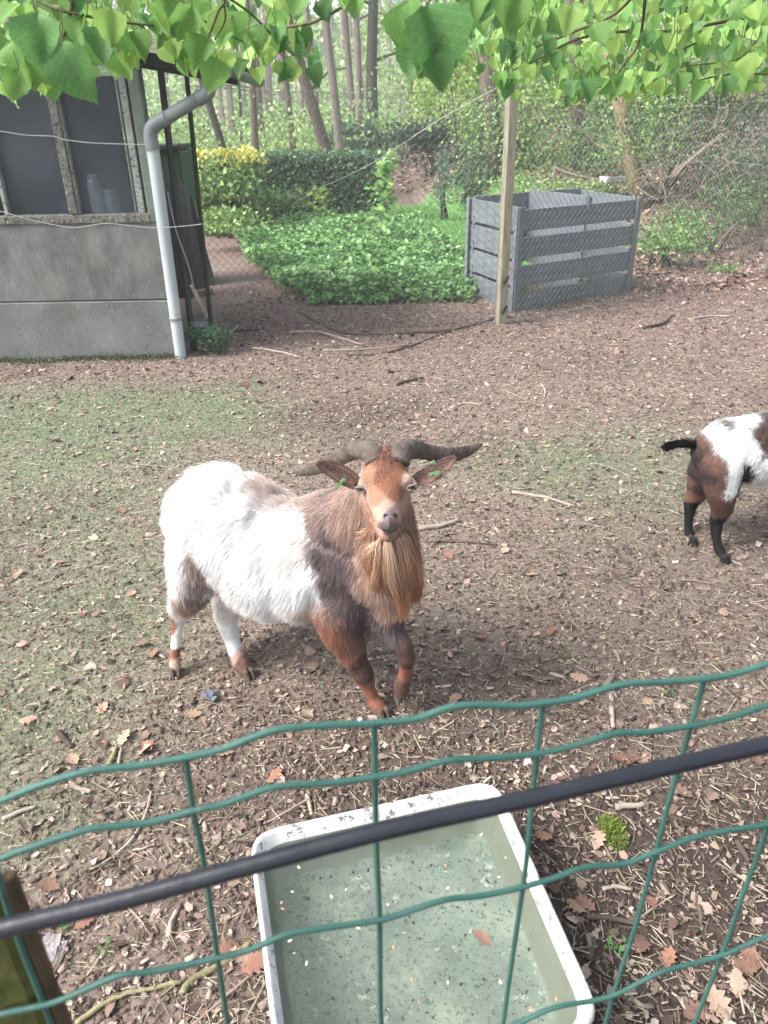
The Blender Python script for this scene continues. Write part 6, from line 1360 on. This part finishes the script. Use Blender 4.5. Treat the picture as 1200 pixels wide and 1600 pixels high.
for mt in (VL, VL2, VL3):      # veins: midrib and side ribs, paler and slightly sunk
    t = mt.node_tree; N = t.nodes; L = t.links; b = N['Principled BSDF']; src = b.inputs['Base Color'].links[0].from_socket
    tc = N.new('ShaderNodeTexCoord'); sp_ = N.new('ShaderNodeSeparateXYZ'); L.new(tc.outputs['Object'], sp_.inputs[0])
    ab = N.new('ShaderNodeMath'); ab.operation = 'ABSOLUTE'; L.new(sp_.outputs[0], ab.inputs[0])
    ma = N.new('ShaderNodeMath'); ma.operation = 'MULTIPLY_ADD'; L.new(ab.outputs[0], ma.inputs[0]); ma.inputs[1].default_value = .75; L.new(sp_.outputs[1], ma.inputs[2])
    mu = N.new('ShaderNodeMath'); mu.operation = 'MULTIPLY'; L.new(ma.outputs[0], mu.inputs[0]); mu.inputs[1].default_value = 7.5
    fr2 = N.new('ShaderNodeMath'); fr2.operation = 'FRACT'; L.new(mu.outputs[0], fr2.inputs[0])
    c1 = N.new('ShaderNodeMath'); c1.operation = 'LESS_THAN'; L.new(fr2.outputs[0], c1.inputs[0]); c1.inputs[1].default_value = .11
    c2 = N.new('ShaderNodeMath'); c2.operation = 'LESS_THAN'; L.new(ab.outputs[0], c2.inputs[0]); c2.inputs[1].default_value = .013
    mxn = N.new('ShaderNodeMath'); mxn.operation = 'MAXIMUM'; L.new(c1.outputs[0], mxn.inputs[0]); L.new(c2.outputs[0], mxn.inputs[1])
    sc_ = N.new('ShaderNodeMath'); sc_.operation = 'MULTIPLY'; L.new(mxn.outputs[0], sc_.inputs[0]); sc_.inputs[1].default_value = .14
    mm = N.new('ShaderNodeMixRGB'); L.new(sc_.outputs[0], mm.inputs[0]); L.new(src, mm.inputs[1]); mm.inputs[2].default_value = (*srgb(176, 204, 110), 1)
    L.new(mm.outputs[0], b.inputs['Base Color'])
    for nd in N:
        if nd.type == 'BSDF_TRANSLUCENT': L.new(mm.outputs[0], nd.inputs[0])
twm = MB()   # petioles and thin twigs
NL = 0
def leaf(px, py, Y, L, kind_='g', yaw=None, pitch=None, roll=None, node=None):
    """a leaf hanging with its base at the pixel"""
    global NL
    p = Q(px, py, Y); yaw = random.uniform(-1.1, 1.1) if yaw is None else yaw
    # leaf local: base at 0, tip along -Y, face normal +Z
    pitch = random.gauss(R(68), R(16)) if pitch is None else pitch; roll = random.gauss(0, .45) if roll is None else roll
    # yaw turns about the vertical; pitch 90 = hanging straight down, face to the viewer
    M_ = Matrix.Rotation(yaw, 4, 'Z') @ Matrix.Rotation(pitch, 4, 'X') @ Matrix.Rotation(roll, 4, 'Z')
    o = link('leaf', random.choice(LM[kind_]), lin); s = L*random.uniform(.9, 1.1)
    o.matrix_parent_inverse = lin.matrix_parent_inverse if False else Matrix.Translation(-Vector(lin.location))
    o.matrix_basis = Matrix.Translation(p) @ M_ @ Matrix.Diagonal((s, s, s, 1)); NL += 1
    q = node or (p+Vector((random.uniform(-.015, .015), random.uniform(-.01, .02), random.uniform(.02, .04))))
    twm.tube(spline([p, p.lerp(q, .5)+Vector((0, 0, .004)), q], 2), .0009*max(1, Y/1.5), 4, cap=False)
def env(px):
    return np.interp(px, [-100, 0, 30, 60, 100, 125, 140, 155, 175, 205, 225, 245, 280, 300, 340, 365, 390, 410, 440, 470, 495, 505, 600, 615, 640, 680, 715, 730, 760, 790, 815, 850, 880, 905, 960, 1000, 1050, 1100, 1150, 1200, 1300],
                     [160, 165, 120, 168, 150, 95, 145, 100, 148, 125, 60, 108, 85, 100, 142, 120, 95, 130, 90, 115, 138, 15, 15, 90, 130, 140, 60, 85, 100, 165, 170, 120, 172, 160, 150, 165, 152, 160, 150, 148, 150])
random.seed(21)
# traced single leaves: base pixel, depth, length in metres, kind
hand = [(18, 62, 1.20, .082, 'g', -.5), (60, 22, 1.15, .115, 'd', .2), (98, 68, 1.10, .108, 'd', -.2), (30, 108, 1.18, .080, 'g', .6), (20, 120, 1.22, .060, 'y', -.9), (88, 82, 1.2, .085, 'd', .8), (62, 92, 1.2, .078, 'g', .1), (120, 90, 1.2, .070, 'd', .5), (75, 105, 1.25, .055, 'y', -.2), (135, 28, 1.2, .075, 'g', -.6), (155, 45, 1.18, .078, 'd', .3),
 (190, 45, 1.3, .062, 'g', -.5), (210, 50, 1.3, .06, 'g', .5), (196, 78, 1.32, .042, 'y', .2), (214, 72, 1.32, .048, 'y', -.6), (207, 74, 1.34, .04, 'y', .9), (240, 22, 1.3, .06, 'g', 0), (268, 62, 1.35, .040, 'y', .1), (292, 66, 1.35, .052, 'g', -.3), (322, 60, 1.3, .062, 'g', .3), (340, 92, 1.3, .062, 'g', .5), (312, 92, 1.33, .042, 'y', -.8), (285, 88, 1.35, .044, 'g', -1.0), (350, 78, 1.4, .048, 'y', .6), (330, 20, 1.35, .055, 'y', .0), (300, 12, 1.3, .06, 'g', .4),
 (360, 50, 1.35, .050, 'g', -.4), (388, 48, 1.4, .050, 'g', .5), (412, 52, 1.4, .048, 'y', -.3), (432, 44, 1.4, .038, 'd', .4), (390, 96, 1.45, .050, 'd', -.9), (398, 108, 1.45, .040, 'y', .2), (408, 90, 1.5, .03, 'y', .9), (450, 58, 1.45, .036, 'd', -.2), (444, 98, 1.45, .042, 'd', .8), (468, 102, 1.45, .040, 'y', -.2), (482, 106, 1.45, .046, 'd', .3), (478, 86, 1.5, .044, 'd', 1.1), (430, 96, 1.5, .03, 'y', 0), (457, 88, 1.5, .036, 'g', -.8), (420, 72, 1.5, .036, 'y', .4), (495, 5, 1.3, .04, 'd', .2), (520, -8, 1.3, .045, 'y', .6), (555, -20, 1.3, .05, 'g', 0), (470, -15, 1.3, .055, 'g', 0),
 (668, 12, 1.10, .115, 'd', .1), (655, 30, 1.15, .070, 'd', -.9), (662, 55, 1.14, .072, 'd', -.5), (640, 2, 1.12, .070, 'g', -.7), (685, 60, 1.12, .072, 'g', .3), (678, 86, 1.09, .052, 'd', 0), (655, 70, 1.13, .07, 'd', -.3), (702, 24, 1.2, .042, 'd', .6), (722, 8, 1.3, .040, 'g', .0), (740, 28, 1.35, .032, 'g', -.5), (740, -30, 1.15, .10, 'g', .0), (770, -10, 1.2, .075, 'd', .4), (815, -25, 1.15, .10, 'g', -.3), (795, -5, 1.2, .095, 'g', .3),
 (788, 60, 1.5, .080, 'd', .9), (806, 68, 1.5, .058, 'd', 0), (765, 62, 1.7, .050, 'y', .1), (755, 70, 1.8, .050, 'g', .6), (722, 84, 1.7, .044, 'g', -.4), (726, 92, 1.75, .036, 'y', .2), (748, 98, 1.7, .044, 'd', .5), (782, 112, 1.5, .060, 'g', -.5), (792, 120, 1.5, .060, 'd', .3), (800, 118, 1.5, .05, 'g', 1), (786, 128, 1.55, .050, 'y', .0), (800, 140, 1.55, .04, 'y', .5), (770, 90, 1.8, .045, 'y', -.2), (815, 100, 1.7, .05, 'y', .4),
 (830, 70, 1.7, .052, 'g', -.3), (850, 60, 1.6, .06, 'd', .4), (865, 84, 1.6, .058, 'd', -.2), (845, 108, 1.7, .055, 'd', .2), (858, 92, 1.8, .045, 'y', 0), (890, 130, 1.8, .058, 'd', -.2), (885, 152, 1.8, .04, 'd', .3), (900, 140, 1.9, .05, 'g', .5), (870, 140, 1.9, .045, 'y', -.3), (905, 155, 1.9, .035, 'y', 0)]
for a in hand:
    px, py, Y, L, kd, yw = a; L *= (.62 if px < 250 else .76 if px < 500 else .80 if px < 710 else .56); leaf(px, py, Y, L, kd, yaw=yw*.8)
tries = 0
while NL < 298 and tries < 9000:
    tries += 1; u = random.random()
    px = random.uniform(-60, 260) if u < .20 else random.uniform(260, 480) if u < .26 else random.uniform(715, 1290)
    Y = random.uniform(1.15, 1.5) if px < 300 else random.uniform(1.3, 1.7) if px < 500 else random.uniform(1.45, 2.7)
    L = random.uniform(.032, .050) if px < 300 else random.uniform(.040, .055) if px < 500 else random.uniform(.030, .048)
    lp = L*FPX/(Y*.9/1.12); e = env(px)
    py = random.uniform(-110, e-lp*.92) if e-lp*.92 > -110 else None
    if py is None or py < -100: continue
    if px > 900 and random.random() < .25: py = e-lp*random.uniform(.85, 1.0)
    if 500 < px < 700: continue
    leaf(px, py, Y, L, random.choices('gyd', (.5, .26, .24))[0])
# more distant leaves of the same tree, joined
P = []; 
while len(P) < 2300:
    px = random.choice((random.uniform(-80, 490), random.uniform(720, 1300), random.uniform(720, 1300))); Y = random.uniform(1.5, 2.2) if px < 500 else random.uniform(2.2, 3.4); e = env(px)-32
    py = random.uniform(-140, e)
    if px > 260 and px < 500 and random.random() < .75: continue
    P.append(Q(px, py, Y)[:])
P = np.array(P); n = len(P); _t = [0, .10, .25, .45, .65, .85, 1.0]; _w = [.10, .36, .46, .45, .33, .14, .0]
lfb = np.array([q for t_, w_ in zip(_t, _w) for q in ((-w_, -t_+(.06 if t_ == 0 else 0), w_*.35-.12*t_*t_), (0, -t_, -.12*t_*t_), (w_, -t_+(.06 if t_ == 0 else 0), w_*.35-.12*t_*t_))])
lff = np.array([q for i in range(6) for q in ((3*i, 3*i+1, 3*i+4, 3*i+3), (3*i+1, 3*i+2, 3*i+5, 3*i+4))])
yw = rng.uniform(-1.3, 1.3, n); pt = rng.normal(R(68), R(18), n); ro = rng.normal(0, .5, n)
def Rm(ax, a):
    c1, s1 = np.cos(a), np.sin(a); z, o = np.zeros(len(a)), np.ones(len(a))
    return np.array([[c1, -s1, z], [s1, c1, z], [z, z, o]]).transpose(2, 0, 1) if ax == 'z' else np.array([[o, z, z], [z, c1, -s1], [z, s1, c1]]).transpose(2, 0, 1)
mk('foliage', [scatter(lfb, lff, P, Rm('z', yw) @ Rm('x', pt) @ Rm('z', ro), np.ones((n, 3))*rng.uniform(.030, .048, (n, 1)), pal([srgb(110, 162, 66), srgb(136, 184, 78), srgb(88, 140, 62), srgb(160, 202, 92)], n, .12))], lin, kind='stuff')
twm.obj('leaf_stalks', M['twig'], lin, kind='stuff')
# branches and twigs
def br(pts, r0, r1):
    r0 *= .5; r1 *= .65
    lim([Q(a, b_, Y) for a, b_, Y in pts], r0, r1)
lim([(1.5, -1.3, 2.4), (.9, -.4, 2.7), Q(900, -150, 1.5)], .05, .018); lim([(1.3, -1.0, 3.0), (.0, -.2, 2.7), Q(150, -200, 1.2)], .045, .014)
br([(900, -150, 1.5), (980, -20, 1.9), (1080, -40, 2.4)], .018, .008)
br([(1010, -30, 1.9), (960, 22, 2.0), (900, 48, 2.0), (845, 70, 2.0), (820, 78, 2.0)], .008, .003)
br([(1010, -30, 1.9), (1000, 60, 2.0), (975, 100, 2.0), (950, 130, 2.0), (900, 148, 1.9), (880, 152, 1.85)], .008, .002)
br([(1290, -30, 2.4), (1200, 45, 2.3), (1160, 88, 2.3), (1120, 98, 2.3), (1060, 104, 2.2)], .006, .002)
br([(1200, 10, 2.5), (1100, 60, 2.4), (1040, 95, 2.4), (1000, 140, 2.3)], .007, .002)
br([(1150, 30, 2.6), (1050, 48, 2.5), (960, 50, 2.4), (900, 62, 2.3), (840, 92, 2.2), (800, 110, 2.1)], .010, .003)
br([(1250, 120, 2.4), (1150, 115, 2.4), (1070, 130, 2.3), (1000, 140, 2.2)], .005, .002)
br([(900, -150, 1.5), (800, -60, 1.4), (740, 20, 1.35), (712, 46, 1.3), (700, 44, 1.25)], .010, .003)
br([(740, 20, 1.35), (700, -10, 1.2), (672, 0, 1.12), (668, 14, 1.10)], .004, .002)
br([(680, 70, 1.12), (668, 92, 1.12), (665, 100, 1.12), (652, 116, 1.12), (645, 128, 1.12), (636, 158, 1.12)], .0022, .0008)
br([(150, -200, 1.2), (120, -60, 1.2), (110, 20, 1.2), (95, 70, 1.2)], .012, .003)
br([(150, -200, 1.2), (260, -80, 1.3), (346, -10, 1.3), (340, 20, 1.3), (325, 60, 1.32)], .008, .002)
br([(346, -10, 1.3), (352, 30, 1.32), (335, 62, 1.34)], .004, .0015)
br([(346, -10, 1.3), (390, 20, 1.4), (430, 60, 1.45), (456, 84, 1.48), (472, 86, 1.48)], .004, .0015)
br([(620, -60, 1.35), (545, 3, 1.35), (500, 30, 1.35), (475, 38, 1.36), (448, 42, 1.38)], .0055, .0035)
br([(270, -20, 1.35), (300, 20, 1.35), (340, 44, 1.38), (380, 66, 1.42)], .004, .0015)
br([(20, -80, 1.25), (60, 0, 1.2), (160, 30, 1.2), (240, 40, 1.28)], .006, .002)

# unseen rest of the crown, added above and behind to hold back sky light
P = clumpy(5000, (1.5, -2.2, 4.9), (3.6, 2.6, 1.7), 40, .28); k = ~((P[:, 1] > -.2) & (P[:, 2] < 3.2+.5*P[:, 1])); P = P[k]; n = len(P)
mk('crown', [scatter(lfb, lff, P, rand_rot(n, .3), np.ones((n, 3))*rng.uniform(.09, .13, (n, 1)), pal([srgb(94, 146, 56), srgb(120, 168, 66), srgb(76, 128, 56)], n, .12))], lin, kind='stuff')

# ---------------------------------------------------------------- light spring haze in the air
m = MB(); m.box((0, 85, 10.2), (340, 390, 23.0))
hv = bpy.data.materials.new('haze_air'); hv.use_nodes = True; t = hv.node_tree; t.nodes.remove(t.nodes['Principled BSDF'])
pv = t.nodes.new('ShaderNodeVolumePrincipled'); pv.inputs['Color'].default_value = (.93, .96, .97, 1); pv.inputs['Density'].default_value = .0038; pv.inputs['Anisotropy'].default_value = .3
t.links.new(pv.outputs[0], t.nodes['Material Output'].inputs['Volume'])
m.obj('haze', hv, kind='stuff', label='thin pale haze in the air')
scene.cycles.volume_bounces = 1
